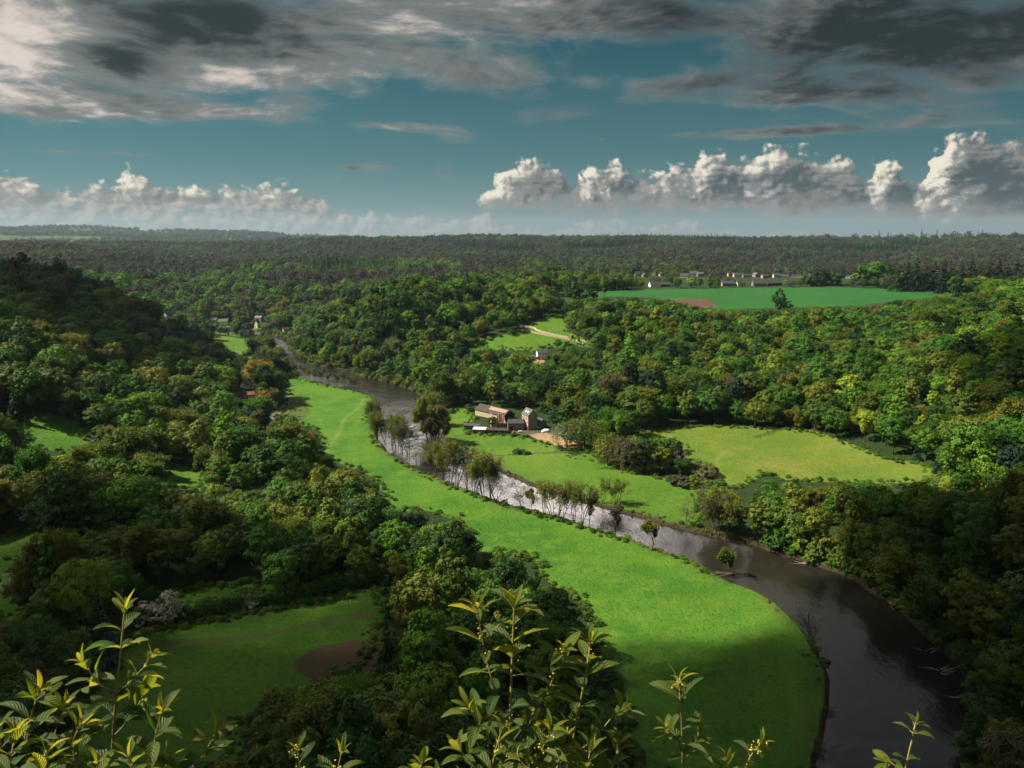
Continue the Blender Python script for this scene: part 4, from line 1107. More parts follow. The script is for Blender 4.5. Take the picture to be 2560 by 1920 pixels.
# ------------------------------------------------------------------ houses down the valley and the village behind the field
def small_house(label, U, V, w, l, hw, hr, rot, wall, roof, r0, r1, group, cat='house', floors=2, name='valley_house', d=None):
    if d: x, y = at_d(U, V, d); z = float(height(np.array([x]), np.array([y]))[0])
    else: x, y, z = spot(U, V, r0, r1)
    ws = [((w/2, yy, zz), .9, 1.2, 'x+') for yy in ((-l*.28, l*.28) if l < 12 else (-l*.35, 0, l*.35)) for zz in ([1.5, 4.1] if floors == 2 else [1.5])] + [((0, l/2, 1.6), 1, 1.2, 'y+'), ((-w/4, -l/2, 1.6), 1, 1.2, 'y-')]
    t = gable_house(name, label, cat, (x, y, z), rot, w, l, hw, hr, wall, roof, group, .35, None, chim=1, wins=ws, doors=[((w/2, l*.05, 0), 1, 2.1, 'x+', MW['dark'])], base=3)
    near(t, max(w, l)*.6)
    for q_ in (1.5, hw, hr): KEEPV.append((x, y, z + q_)); KEEPV.append((x - w*.5, y - l*.2, z + q_)); KEEPV.append((x + w*.5, y - l*.2, z + q_))
HG = 'houses of the hamlet down the valley'
small_house('white house with arched gable beside the tall brown tree', 534, 838, 6.5, 8, 3.2, 6.6, R(-28), MW['plaster'], MR['slate2'], 300, 800, HG)
small_house('low red tiled roof half hidden by the orange tree', 537, 858, 5, 8, 2.2, 4.2, R(-60), MW['brick'], MR['red'], 300, 800, HG, floors=1)
small_house('white villa with broad gable above the small far meadow', 482, 703, 9, 13, 6, 9.2, R(-75), MW['plaster'], MR['slate2'], 600, 1500, HG)
small_house('grey roofed house beside the white villa', 462, 697, 8, 9, 4.5, 7.5, R(-80), MW['stone'], MR['slate2'], 600, 1500, HG)
small_house('tall narrow white house alone in the wood at left', 360, 690, 6, 7, 7.5, 11, R(-20), MW['plaster'], MR['slate2'], 600, 1600, HG)
small_house('pinkish house with slate roof at the wood edge above the river bend', 560, 694, 7, 11, 5, 8, R(-110), MW['brick'], MR['slate2'], 600, 1500, HG)
small_house('small white tower house by the river bend', 556, 708, 5, 6, 7, 11.5, R(-20), MW['plaster'], MR['slate2'], 600, 1500, HG)
small_house('cream cottage right of the river bend', 618, 716, 6, 8, 3, 5.5, R(-60), MW['cream'], MR['tile'], 600, 1500, HG, floors=1)
VG = 'village houses behind the crop field'
gv = random.Random(9)
vill = [(1412,626,1180,'white gabled farmhouse at the left end of the crop field',9,14,4,8.4,-78,'plaster','slate'),(1435,625,1190,'dark long farm building right of the white gabled farmhouse',9,15,3.4,7,-84,'dark','slate'),
 (1572,622,1215,'long farm with pale end wall beside the weeping tree',9,20,4.2,8,-86,'stone','slate'),(1600,622,1215,'second half of the long farm with bright end wall',9,14,4,7.6,-80,'render','tile'),
 (1640,621,1215,'tall grey farmhouse in the middle of the field edge',10,22,4.4,10,-88,'stone','slate'),(1672,621,1220,'dark long barn left of the golden tree',10,20,4,9,-80,'dark','slate')]
roofs = ['slate','tile','slate2','slate']
adj = ['pale','dark roofed','brown roofed','grey','white','low','tall','narrow','broad','small']
k = 0
for i, (U, V, d) in enumerate([(1376,606,1420),(1392,607,1400),(1412,605,1450),(1428,606,1430),(1478,606,1400),(1498,602,1480),(1512,606,1440),(1578,600,1480),(1592,603,1440),(1612,604,1420),(1632,598,1500),(1652,605,1380),
                (1678,600,1450),(1696,602,1430),(1712,605,1380),(1726,596,1520),(1742,604,1400),(1786,600,1450),(1802,606,1400),(1818,598,1500),(1832,604,1420),(1846,593,1560),(1868,597,1540),(2028,583,1650)]):
    side = 'left of' if U < 1690 else 'right of'
    ref = ['the weeping tree','the golden tree','the dark oak grove'][0 if U < 1560 else (1 if U < 1745 else 2)]
    refU = [1547, 1697, 1780][0 if U < 1560 else (1 if U < 1745 else 2)]
    side = 'left of' if U < refU else 'right of'
    n_ = abs(U - refU); far_ = 'just' if n_ < 22 else ('a little way' if n_ < 60 else ('well' if n_ < 110 else 'far'))
    wl = ['render','stone','stone','brick'][i % 4]; rf = roofs[(i*3) % 4]
    hh = gv.uniform(3, 5.4)
    vill.append((U, V, d, None, gv.uniform(7, 9), gv.uniform(9, 15), hh, hh + gv.uniform(2.6, 4.4), gv.choice([-85, -60, -110, -20, 10]), wl, rf, '%s %s house %s %s %s' % ({'render':'pale','stone':'grey stone','brick':'pink brick'}[wl], {'slate':'slate roofed','slate2':'pale roofed','tile':'brown roofed'}[rf], far_, side, ref)))
seen = {}
for v in vill:
    lb = v[3] or v[11]
    seen[lb] = seen.get(lb, 0) + 1
    if seen[lb] > 1: lb += ', %s such' % ['first','second','third','fourth'][seen[lb]-1]
    small_house(lb, v[0], v[1], v[4], v[5], v[6], v[7], R(v[8]), MW[v[9]], MR[v[10]], 1000, 2000, VG, d=v[2], name='village_house')
# ------------------------------------------------------------------ trees set one by one where the photograph shows them
def tree_thing(name, proto, label, cat, x, y, z, s, sz, rot, tint, group):
    t = thing(name, label, cat, (x, y, z), rot, group)
    t.scale = (s, s, sz)
    pr = PROTO[proto]
    c = link('crown', pr['crown'], t); c['tint'] = list(tint)
    link('trunk', pr['trunk'], t)
    return t
gt = np.random.default_rng(5)
def tint4(k, j=.12):
    b = np.array(TINT[k]); f = gt.uniform(1-j, 1+j); return [float(b[0]*f), float(b[1]*f), float(b[2]*f), 1.0]
def expl(name, proto, U, V, Vtop, tint, label, group, cat='tree', wide=1.0, r0=100, r1=1600, keep=.55, d=None):
    if d: x, y = at_d(U, V, d); z = float(height(np.array([x]), np.array([y]))[0])
    else: x, y, z = ground_uv(U, V, r0, r1)
    dist = math.hypot(y, CAM_H - z) if True else 0
    h_ = (V - Vtop)*y/F*1.04
    pr = PROTO[proto]; sz = h_/pr['h']; s = sz*wide
    EXPL.append((x, y, pr['rx']*s*keep))
    return tree_thing(name, proto, label, cat, x, y, z - .1, s, sz, gt.uniform(0, 6.28), tint4(tint), group)
RG = 'alders along the river bank'
def alders(rows):
    for (U, V, T_, p, tn, lb, w_) in rows: expl('riverside_alder' if not p.startswith('bare') else 'bare_tree', p, U, V, T_, tn, lb, RG if not p.startswith('bare') else 'bare trees by the river', 'tree', w_*.85)
alders([
 (834,962,893,'alder_b','moss','thin leafing alder at the upstream end of the near bank row',1), (846,968,900,'alder_a','greyg','slim greenish alder second in the upstream row, beside the ivy-yellow one',.9),
 (858,975,893,'alder_full','olive','yellow-brown dense alder in the upstream near bank row',.72), (868,982,900,'alder_full','olive','yellow-brown alder leaning over the pale water upstream',.7),
 (884,990,915,'alder_a','greyg','pale green open alder opposite the tall brown trees',1), (903,1008,958,'bare_b','pale','small pinkish bare tree alone on the near bank upstream',1.1),
 (928,1020,958,'alder_full','olive','brown leafing alder at the left of the dense riverside clump',.8), (943,1030,955,'alder_full','brown','brown alder second in the dense riverside clump',.8), (958,1038,950,'alder_full','olive','tall olive alder in the middle of the dense riverside clump',.85),
 (973,1046,948,'alder_full','olive','tallest brown alder of the dense riverside clump',.75), (986,1052,960,'alder_a','brown','thin stemmed alder at the right of the dense riverside clump',1),
 (1010,1060,975,'alder_a','greyg','open alder with pale stems at the start of the second clump',1), (1024,1068,985,'alder_a','brown','brown alder with many stems in the second clump',1),
 (1045,1078,975,'alder_full','olive','spreading olive alder crowning the second clump',.95), (1060,1082,985,'alder_full','brown','brownish alder at the right of the second clump',.9), (1076,1088,1022,'bare_a','brown','wide spreading bare tree hanging over the pale water',1.25),
 (1128,1102,1045,'bare_b','greyg','forked bare tree alone between the second and third clump',1.3), (1150,1106,1050,'alder_c','moss','slender alder left of the third riverside clump',.9),
 (1176,1114,1038,'alder_a','brown','first straight alder of the third riverside clump',.85), (1192,1117,1035,'alder_a','olive','second straight alder of the third riverside clump',.85), (1206,1120,1034,'alder_a','brown','straight alder in the left middle of the third clump',.9),
 (1216,1123,1040,'alder_b','olive','thin dark stemmed alder amid the third clump',.9), (1240,1130,1040,'alder_a','olive','tall alder right of the gap in the third clump',.9), (1256,1134,1045,'alder_a','brown','alder in the right half of the third clump',.9),
 (1272,1138,1052,'alder_c','moss','low green alder at the right end of the third clump',.9),
 (1330,1157,1080,'alder_c','brown','lone round alder right of the third clump at the water',1.15), (1415,1182,1112,'alder_c','olive','small lone layered alder on the near bank meadow edge',1.1),
 (1578,1250,1168,'alder_c','moss','dark green lone tree on the little islet',1.0), (1768,1408,1302,'bare_a','brown','large bare tree leaning over the bend of the dark river',1.15),
 (1303,1088,1032,'alder_a','olive','leafing alder on the far bank, left one of the pair',.9), (1332,1092,1035,'alder_a','moss','leafing alder on the far bank, right one of the pair',1), (1318,1090,1040,'alder_b','olive','slim alder on the far bank between the pair',1),
 (1478,1143,1078,'bare_b','brown','two stemmed bare tree on the far bank by the pasture',1), (1538,1160,1052,'alder_a','olive','tall thin alder at the downstream end of the pasture',.8), (1552,1163,1056,'alder_b','brown','slim dark alder at the downstream end of the pasture',.9), (1566,1162,1060,'alder_a','olive','brown alder beside the riverside wood',.8),
])
for k, U in enumerate((655,668,681,697,712,727,742,756,768)):
    expl('riverside_sapling', 'alder_b', U, 820 + (U-655)*.20 + (3 if k % 2 else 0), 793 + (U-655)*.16 - (5 if k % 3 == 0 else 0), ['greyg','moss','brown'][k % 3], ['thin sapling nearest the dark tall trees in the far bank row','second thin sapling of the far river row','third thin sapling of the far river row','thin sapling left of the middle of the far river row','thin sapling in the middle of the far river row','thin sapling right of the middle of the far river row','third thin sapling from the right end of the far river row','thin sapling last but one of the far river row','thin sapling at the right end of the far river row'][k], 'thin saplings before the bright far water', 'tree', .9)
expl('ivy_clad_tree','ivy_tree',926,962,850,'olive','tall brown ivy clad tree on the far bank opposite the meadow tip','tall ivy clad trees', wide=.9)
expl('ivy_clad_tree','ivy_tree',942,968,868,'brown','lower brown ivy clad tree right beside the tallest one','tall ivy clad trees', wide=.95)
expl('ivy_clad_tree','alder_full',936,930,848,'olive','olive tree rising behind the tall ivy clad pair','tall ivy clad trees', wide=.8)
for U, V, T_, tn, lb in ((806,935,868,'brown','brown bush tree at the tip of the near bank meadow'),(815,950,890,'olive','olive bush tree just below the meadow tip'),(803,905,868,'moss','small dark bush tree at the top of the meadow tip')):
    expl('riverside_alder','alder_full',U,V,T_,tn,lb,RG, wide=.85)
# clump between the pastures
CG = 'clump of trees between the pasture and the hay meadow'
for U, V, T_, p, tn, lb, w_ in ((1312,1005,928,'willow','olive','pale brown willow at the left of the meadow clump',1.0),(1343,1012,932,'willow','brown','brown willow second in the meadow clump',.9),(1362,1020,950,'loose_a','brown','brown leafing tree in the middle of the meadow clump',.8),(1395,1018,945,'round_a','dark','dark green tree right of the willows in the meadow clump',.9),
      (1438,1022,965,'tall_a','fresh','bright yellow green tree at the front of the meadow clump',.95),(1452,1008,942,'round_b','dark','dark rounded tree behind the bright one in the meadow clump',1.0),(1420,1005,942,'round_a','green','green rounded tree at the back of the meadow clump',1.0),(1468,1015,972,'bush_a','grey','greyish thorn at the right end of the meadow clump',1.0)):
    expl('meadow_tree', p, U, V, T_, tn, lb, CG, wide=w_)
for U, V, T_, tn, lb, w_ in ((1225,968,902,'pale','grey green willow beside the sandy arena',1.15),(1262,968,890,'moss','mossy willow behind the sandy arena',1.0),(1290,972,900,'moss','dark mossy willow right of the arena',.9)):
    expl('willow_tree','willow',U,V,T_,tn,lb,'willows by the arena', wide=w_)
BG = 'bushes and thorns standing alone'
for U, V, T_, p, tn, lb, w_ in ((1118,980,968,'bush_a','dark','dark bush on the ditch across the pasture',1.8),(1136,981,974,'bush_b','dark','low dark bush right of the first one on the pasture ditch',2.4),(1468,1048,1030,'bush_b','grey','low bramble mound before the meadow clump',2.2),(1495,1050,1030,'bush_a','olive','bramble mound left of the sandy hollow',1.8),(1535,1030,1003,'bush_a','brown','brown thorn bush on the hay meadow edge',1.5),(1556,1048,1035,'bush_b','green','small green bush below the brown thorn',1.6),
      (975,893,884,'bush_a','dark','round bush on the grass left of the long barn',1.3),(1015,888,874,'bush_a','greyg','grey bush behind the grass left of the barn',1.2),(1062,925,901,'round_a','dark','dark green tree between the barn and the stables',1.1),(735,1500,1495,'bush_b','dark','tiny bush by the muddy ring',1.2),
      (1058,735,727,'bush_a','fresh','pale flowering thorn alone on the sloping meadow',1.2),(1080,727,720,'bush_a','greyg','grey green bush near the trees on the sloping meadow',1.1),(1108,723,708,'bush_a','dark','dark bush at the left end of the stone walls',1.0),(1266,745,711,'round_a','moss','rounded tree on the slope beside the stone walls',.9),(1205,757,731,'round_b','green','green tree right above the white house',.9),(1225,752,738,'bush_a','dark','dark bush by the lower stone wall',1.1),(1163,777,769,'bush_a','dark','dark bush before the wall of the white house',.8),
      (1250,742,728,'tall_a','moss','slim tree behind the small stone hut',1.1)):
    expl('lone_bush' if p.startswith('bush') else 'meadow_tree', p, U, V, T_, tn, lb, BG if p.startswith('bush') else CG + ' and slope', cat='bush' if p.startswith('bush') else 'tree', wide=w_)
# lane-side trees on the left
LG = 'trees beside the lane at the meadow edge'
for U, V, T_, p, tn, lb, w_ in ((617,968,903,'tall_a','olive','yellowish tree at the left of the golden pair by the meadow',1.0),(648,978,918,'round_b','gold','golden round tree bulging into the bright meadow',.95),(668,985,930,'round_a','gold','lower golden tree at the meadow side of the pair',.8),(636,985,930,'tall_b','moss','green tree between the golden pair',.9),
      (576,885,842,'wide_a','orange','orange brown tree above the bend of the lane',.95),(592,870,783,'ivy_tree','dark','tall dark ivy covered tree at the meadow corner',1.25),(572,860,782,'loose_a','gold','tall brownish tree beside the dark ivy one',.9),(608,858,800,'round_a','dark','dark tree leaning to the meadow beside the lane',.9),
      (556,800,752,'spruce_b','blue','black fir left of the river at the far meadow',1.0),(573,790,722,'loose_b','moss','tall feathery tree beside the black fir',1.0),(592,790,745,'round_b','grey','dark reddish tree right of the feathery one',.9),(610,800,758,'round_a','olive','round olive tree at the river bend',1.0),(533,830,790,'round_b','green','green tree behind the arched white house',1.0),
      (472,775,752,'wide_a','greyg','pale blossoming tree below the small far meadow',1.0),(499,792,760,'wide_b','grey','dark bare looking tree below the far meadow',1.0),(450,715,690,'tall_a','bright','bright green tree left of the white villa',.9),(470,718,692,'tall_b','bright','bright green slim tree below the white villa',.9),(500,722,700,'tall_a','greyg','grey green tree right of the white villa',.9)):
    expl('conifer_tree' if p.startswith('spruce') else 'lane_tree', p, U, V, T_, tn, lb, LG if not p.startswith('spruce') else 'conifers', wide=w_)
# left fields: thorns, hedge
SG = 'white flowering thorns'
for U, V, T_, lb, w_, p in ((312,1348,1297,'white flowering thorn at the left end of the hedge',1.0,'bush_a'),(368,1342,1281,'larger white flowering thorn beside the tall foreground shoot',1.0,'bush_a'),(545,1315,1286,'small half white thorn in the middle of the hedge',1.1,'bush_b'),(45,1292,1232,'white speckled thorn at the left foot of the twin trees',.9,'bush_b')):
    expl('flowering_thorn', p, U, V, T_, 'white', lb, SG, 'bush', w_)
FG = 'trees of the dark left fields'
for U, V, T_, p, tn, lb, w_ in ((100,1298,1137,'loose_b','olive','left one of the twin leafing trees in the dark field',.62),(150,1296,1140,'loose_a','olive','right one of the twin leafing trees in the dark field',.66),(288,1222,1136,'tall_a','moss','small pointed tree at the end of the upper thicket',1.1),(60,1296,1200,'alder_full','moss','low leafing tree left of the twin trees',.8),
      (838,1478,1330,'spruce_b','blue','black spruce beside the muddy ring',.85),(905,1395,1218,'round_b','olive','large yellowish olive tree above the black spruce',.95),(950,1372,1222,'round_a','moss','large mossy tree right of the yellowish one',.95),(935,1470,1312,'round_a','moss','large mossy tree below the yellowish one',.95),(1095,1306,1195,'wide_a','dark','broad dark oak at the meadow edge above the central shoot',.85),
      (1192,1400,1258,'round_a','dark','dark round tree right of the central shoot by the meadow',.95),(1228,1420,1300,'wide_b','dark','broad dark tree at the meadow edge right of the central shoot',.9),(1230,1470,1360,'round_b','dark','lower dark tree at the meadow edge behind the central shoot',.9),(1120,1420,1290,'round_b','dark','dark tree hidden behind the central leafy shoot',.9),(1015,1430,1300,'round_a','dark','dark tree left behind the central leafy shoot',.9),(885,1560,1440,'round_b','dark','dark tree below the black spruce at the bottom',.9)):
    expl('conifer_tree' if p.startswith('spruce') else 'field_tree', p, U, V, T_, tn, lb, FG if not p.startswith('spruce') else 'conifers', wide=w_, keep=.5)
# tall trees behind the crop field
PG = 'tall dark trees behind the crop field'
for U, V, T_, p, tn, lb, w_, d in ((1752,621,592,'bush_a','dark','left dark oak of the grove behind the crop field',1.2,1200),(1775,621,588,'bush_a','blue','broad darkest oak of the grove behind the crop field',1.0,1200),(1798,621,590,'bush_b','dark','right dark oak of the grove behind the crop field',1.2,1200),(1547,620,606,'willow','green','weeping tree by the long farm',1.2,1195),(1697,618,604,'round_a','gold','small golden tree among the village houses',1.0,1200),
      (1684,668,628,'bush_a','dark','lone dark oak on the crop field',.62,None),(1700,669,652,'bush_b','blue','lower dark tree beside the lone oak',1.0,None),(1240,654,612,'bush_a','dark','dark oak left one at the left end of the crop field',.8,None),(1262,656,614,'bush_b','dark','dark oak right one at the left end of the crop field',1.0,None),
      (1860,621,580,'bush_a','green','green tree left of the dark row behind the field',1.0,1190),(1885,621,576,'bush_b','green','brighter green tree in the row behind the field',1.0,1190),(1912,621,578,'bush_a','dark','dark tree third in the row behind the field',1.1,1190)):
    expl('plateau_tree', p, U, V, T_, tn, lb, PG, wide=w_, d=d)
ords = ['first','second','third','fourth','fifth','sixth','seventh','eighth','ninth','tenth','eleventh','twelfth','thirteenth','fourteenth','fifteenth']
for k in range(15):
    U = 1938 + k*19.5; expl('conifer_tree', ['spruce_b','spruce_a'][k % 2], U, 624, 572 - 6*((k*7) % 3) - .3*k, 'blue' if k % 3 else 'dark', 'tall black conifer, %s from left in the row behind the field' % ords[k], 'conifers', wide=1.5, d=1085 - k*3)
# the long hedge, one planting
hp = world_line([(300,1352),(380,1340),(480,1325),(560,1312),(650,1296),(740,1275),(830,1258)], 100, 400)
hs = np.concatenate([[0], np.cumsum(np.linalg.norm(np.diff(hp, axis=0), axis=1))])
hedge = thing('long_hedge', 'long tall hedge between the two dark fields', 'hedge', (hp[0, 0], hp[0, 1], float(height(hp[:1, 0], hp[:1, 1])[0])))
ac = Acc(); tk = Acc(); gh = np.random.default_rng(8)
for s in np.arange(0, hs[-1], 1.25):
    px_, py_ = np.interp(s, hs, hp[:, 0]), np.interp(s, hs, hp[:, 1]); zz = float(height(np.array([px_]), np.array([py_]))[0])
    EXPL.append((px_, py_, 2.5)) if int(s*4) % 2 == 0 else None
    H_ = 4.6 + 2.2*s/hs[-1] + gh.normal(0, .6)
    base = np.array([px_ - hp[0, 0], py_ - hp[0, 1], zz - hedge.location.z])
    for q in range(15):
        c = base + np.array([gh.normal(0, .5), gh.normal(0, 1.0), H_*gh.uniform(.15, .92)]); n = 30
        dd = unit(gh.normal(size=(n, 3)) + np.array([0, 0, .3])); lv = gh.uniform(-.2, .2)
        leaf_quads(c + dd*gh.uniform(.5, 1.15, (n, 1)), unit(dd + gh.normal(0, .5, (n, 3)) + np.array([0, 0, .3])),   .5, gh, ac, var=np.clip(.5 + lv + gh.normal(0, .2, n), 0, 1))
    V_, Q_ = tube_pts(np.array([base - [0, 0, .3], base + [gh.normal(0, .3), gh.normal(0, .3), H_*.7]]), [.1, .04], 4); tk.add(V_, Q_)
o = link('foliage', ac.mesh('hedge_foliage', [M_LEAF]), hedge); o['tint'] = tint4('green'); link('stems', tk.mesh('hedge_stems', [M_TWIG]), hedge)
# fallen wood on the right bank, islet and drift
def deadwood(label, U, V, n, L, seed, r0=100):
    x, y, z = ground_uv(U, V, r0, 800); gg = np.random.default_rng(seed); a = Acc()
    for k in range(n):
        an_ = gg.uniform(-.5, .5) + math.pi*(gg.random() < .5); l = L*gg.uniform(.4, 1); p = gg.normal(0, 1.0, 3)*np.array([1.2, .8, 0]); up = gg.uniform(0, .3)
        path = [p + np.array([np.cos(an_)*l*t, np.sin(an_)*l*t*.6, .25 + up*l*t + .15*np.sin(6*t + k)]) for t in np.linspace(0, 1, 5)]
        V_, Q_ = tube_pts(np.array(path), np.linspace(.17, .05, 5)*gg.uniform(.5, 1), 5); a.add(V_, Q_)
    o = link('fallen_branches', a.mesh('fallen_branches', [mat_dead])); o.location = (x, y, max(z, .05)); tag(o, label, 'driftwood', 'fallen wood on the right river bank')
mat_dead = mat_bark('bleached_wood', (.26,.21,.17), (.42,.35,.28))
deadwood('long bleached branch lying along the right bank of the river', 1742, 1228, 6, 9, 1)
deadwood('tangle of bleached branches at the right bank near the bottom', 2040, 1462, 9, 5, 2)
deadwood('few pale sticks at the right bank below the tangle', 2068, 1520, 5, 4, 3)
deadwood('short pale branches at the right bank in the bend', 2000, 1418, 5, 4, 4)
for lb, U, V, sx, sy in (('dark muddy islet under the lone riverside tree', 1566, 1250, 4.6, 1.8), ('dark muddy spur at the near bank bend', 1772, 1425, 2.4, 3.0)):
    x, y, z = ground_uv(U, V, 100, 800); b = bmesh.new(); bmesh.ops.create_icosphere(b, subdivisions=4, radius=1)
    for v in b.verts:
        n_ = fbm(np.array([v.co.x*2 + U]), np.array([v.co.y*2 + v.co.z]), 3)[0]; v.co = Vector((v.co.x*sx*(1+.3*n_), v.co.y*sy*(1+.3*n_), v.co.z*.75 + .2*n_ ))
    o = bm_obj('river_islet', b, mat_wall('river_mud', (.03,.026,.016), (.07,.06,.03), 1.2)); o.location = (x, y, .1); tag(o, lb, 'islet', None)
for lb, U, V, T_ in (('brown drift and twigs caught at the near bank, upper heap', 1798, 1552, 1528), ('brown drift and twigs caught at the near bank, lower heap', 1775, 1635, 1605)):
    expl('drift_bush', 'bare_b', U, V, T_, 'brown', lb, 'drift heaps at the near bank', 'drift', 2.0)
scatter(118, 330, 10.4, 1.25)
N_NEAR0 = 0
scatter(330, 1250, 11.0, 1.25)
scatter_far(1250, 2300, 15.5, 1.3)
scatter_far(2300, 4200, 24, 1.8)
scatter_far(4200, 9500, 58, 2.6)
# low growth hanging over the wooded right bank
for s in np.arange(0, 1, .006):
    q_ = np.cumsum(np.linalg.norm(np.diff(RBs, axis=0), axis=1)); q_ = np.concatenate([[0], q_]); L_ = s*q_[-1]
    x_, y_ = np.interp(L_, q_, RBs[:, 0]), np.interp(L_, q_, RBs[:, 1])
    if y_ < 60 or (y_ > 305 and y_ < 560): continue
    k_ = np.argmin(np.hypot(LBs[:, 0]-x_, LBs[:, 1]-y_)); dx_, dy_ = x_-LBs[k_, 0], y_-LBs[k_, 1]; n_ = math.hypot(dx_, dy_)
    for off in (g.uniform(.2, 2.0), g.uniform(3, 5), g.uniform(5, 8), g.uniform(8, 11)):
        xx, yy = x_ + dx_/n_*off + g.normal(0, .8), y_ + dy_/n_*off + g.normal(0, .8)
        if any(np.hypot(xx-a, yy-b_) < r__ for a, b_, r__ in HOUSES + EXPL): continue
        sz_ = g.uniform(.7, 1.35) * (1.0 if off < 3 else 1.5)
        zz_ = float(height(np.array([xx]), np.array([yy]))[0])
        put(xx, yy, max(zz_, .1) - .3, sz_*1.1, sz_, g.uniform(0, 6.28), ['bush_a','bush_b'][g.integers(0, 2)], ['dark','moss','green','olive','moss'][g.integers(0, 5)])
T = {k: np.array(v, dtype=object if k in 'pt' else float) for k, v in TR.items()}
# no tree stands in the sight line to a house the photograph shows
hh_ = np.array([PROTO[p]['h'] for p in T['p']])*T['sz']; ww_ = np.array([PROTO[p]['rx'] for p in T['p']])*T['s']
Uk, Vk, Dk = proj(T['x'], T['y'], T['z'] + hh_*.55); rr_ = np.hypot(T['x'], T['y']); ok_ = np.ones(len(Uk), bool)
for hx, hy, hz_ in KEEPV:
    a_, b_, c_ = proj(hx, hy, hz_); ok_ &= ~((rr_ < math.hypot(hx, hy)) & (((Uk - a_)/(F*ww_/Dk + 3))**2 + ((Vk - b_)/(F*hh_*.5/Dk + 1))**2 < 1))
for k in T: T[k] = T[k][ok_]
nT = len(T['x']); print('trees', nT)
rT = np.hypot(T['x'], T['y'])
hT = np.array([PROTO[p]['h'] for p in T['p']])*T['sz']; wT = np.array([PROTO[p]['rx'] for p in T['p']])*T['s']
# how much of each tree the photograph would show: paint crowns far to near into a small buffer
BW, BH = 554, 415
buf = np.full((BH, BW), -1, int)
Uc, Vc, Dc = proj(T['x'], T['y'], T['z'] + hT*.58); q = BW/2212.0
ru = F*wT/Dc*q; rv = F*hT*.46/Dc*q
for i in np.argsort(-rT):
    if rT[i] > 1300: continue
    cu_, cv_ = Uc[i]*q, Vc[i]*q; a, b = max(ru[i], .5), max(rv[i], .5)
    x0, x1, y0, y1 = int(max(0, cu_-a)), int(min(BW, cu_+a+1)), int(max(0, cv_-b)), int(min(BH, cv_+b+1))
    if x0 >= x1 or y0 >= y1: continue
    yy, xx = np.mgrid[y0:y1, x0:x1]
    buf[y0:y1, x0:x1][((xx-cu_)/a)**2 + ((yy-cv_)/b)**2 < 1] = i
vis = np.bincount(buf[buf >= 0], minlength=nT)
isb = np.array([p.startswith('bush') for p in T['p']]); isc = np.array(['spruce' in p for p in T['p']]); far = np.array([p.startswith('far') for p in T['p']])
vec = T['t']
def tintof(t, k):
    b = np.array(TINT[t]); gg = np.random.default_rng(int(k)*7 + 3)
    f = gg.uniform(.8, 1.25); return [float(b[0]*f*gg.uniform(.88, 1.14)), float(b[1]*f), float(b[2]*f*gg.uniform(.8, 1.25)), 1.0]
tints = np.array([tintof(t, k) for k, t in enumerate(T['t'])])
broad = ~isb & ~isc & ~far
def top(mask, n):
    k = np.where(mask & (vis >= 6))[0]; return k[np.argsort(-vis[k])][:n]
I_B = top(broad, 300); I_C = top(isc, 60); I_S = top(isb, 60)
single = np.zeros(nT, bool); single[I_B] = single[I_C] = single[I_S] = True

def stuff(name, mask, label):
    k = np.where(mask)[0]
    me = bpy.data.meshes.new(name); me.vertices.add(len(k))
    me.vertices.foreach_set('co', np.stack([T['x'][k], T['y'][k], T['z'][k]], 1).astype(np.float32).ravel())
    def at(n_, typ, arr, f='value'):
        a = me.attributes.new(n_, typ, 'POINT'); a.data.foreach_set(f, arr)
    at('pick', 'INT', np.array([PROTO[p]['i'] for p in T['p'][k]], dtype=np.int32))
    at('size', 'FLOAT_VECTOR', np.stack([T['s'][k], T['s'][k], T['sz'][k]], 1).astype(np.float32).ravel(), 'vector')
    at('turn', 'FLOAT_VECTOR', np.stack([T['s'][k]*0, T['s'][k]*0, T['rot'][k]], 1).astype(np.float32).ravel(), 'vector')
    at('tint', 'FLOAT_COLOR', tints[k].astype(np.float32).ravel(), 'color')
    o = link(name, me); tag(o, label, 'woodland', None, 'stuff')
    ng = bpy.data.node_groups.new(name, 'GeometryNodeTree')
    ng.interface.new_socket('Geometry', in_out='INPUT', socket_type='NodeSocketGeometry'); ng.interface.new_socket('Geometry', in_out='OUTPUT', socket_type='NodeSocketGeometry')
    nd = ng.nodes; gi = nd.new('NodeGroupInput'); go = nd.new('NodeGroupOutput')
    ci = nd.new('GeometryNodeCollectionInfo'); ci.inputs['Collection'].default_value = HIDE; ci.inputs['Separate Children'].default_value = True; ci.inputs['Reset Children'].default_value = True
    ip = nd.new('GeometryNodeInstanceOnPoints'); ip.inputs['Pick Instance'].default_value = True
    def na(n_, typ):
        a = nd.new('GeometryNodeInputNamedAttribute'); a.data_type = typ; a.inputs['Name'].default_value = n_; return a.outputs['Attribute']
    L = ng.links.new
    m2p = nd.new('GeometryNodeMeshToPoints'); L(gi.outputs[0], m2p.inputs[0])
    L(m2p.outputs[0], ip.inputs['Points']); L(ci.outputs[0], ip.inputs['Instance'])
    L(na('pick', 'INT'), ip.inputs['Instance Index']); L(na('size', 'FLOAT_VECTOR'), ip.inputs['Scale'])
    e2r = nd.new('FunctionNodeEulerToRotation'); L(na('turn', 'FLOAT_VECTOR'), e2r.inputs[0]); L(e2r.outputs[0], ip.inputs['Rotation'])
    L(ip.outputs[0], go.inputs[0])
    md = o.modifiers.new('woods', 'NODES'); md.node_group = ng
    return o
stuff('woodland_trees', ~single & (rT < 1250), 'mixed green woodland covering the hillsides behind the nearest trees')
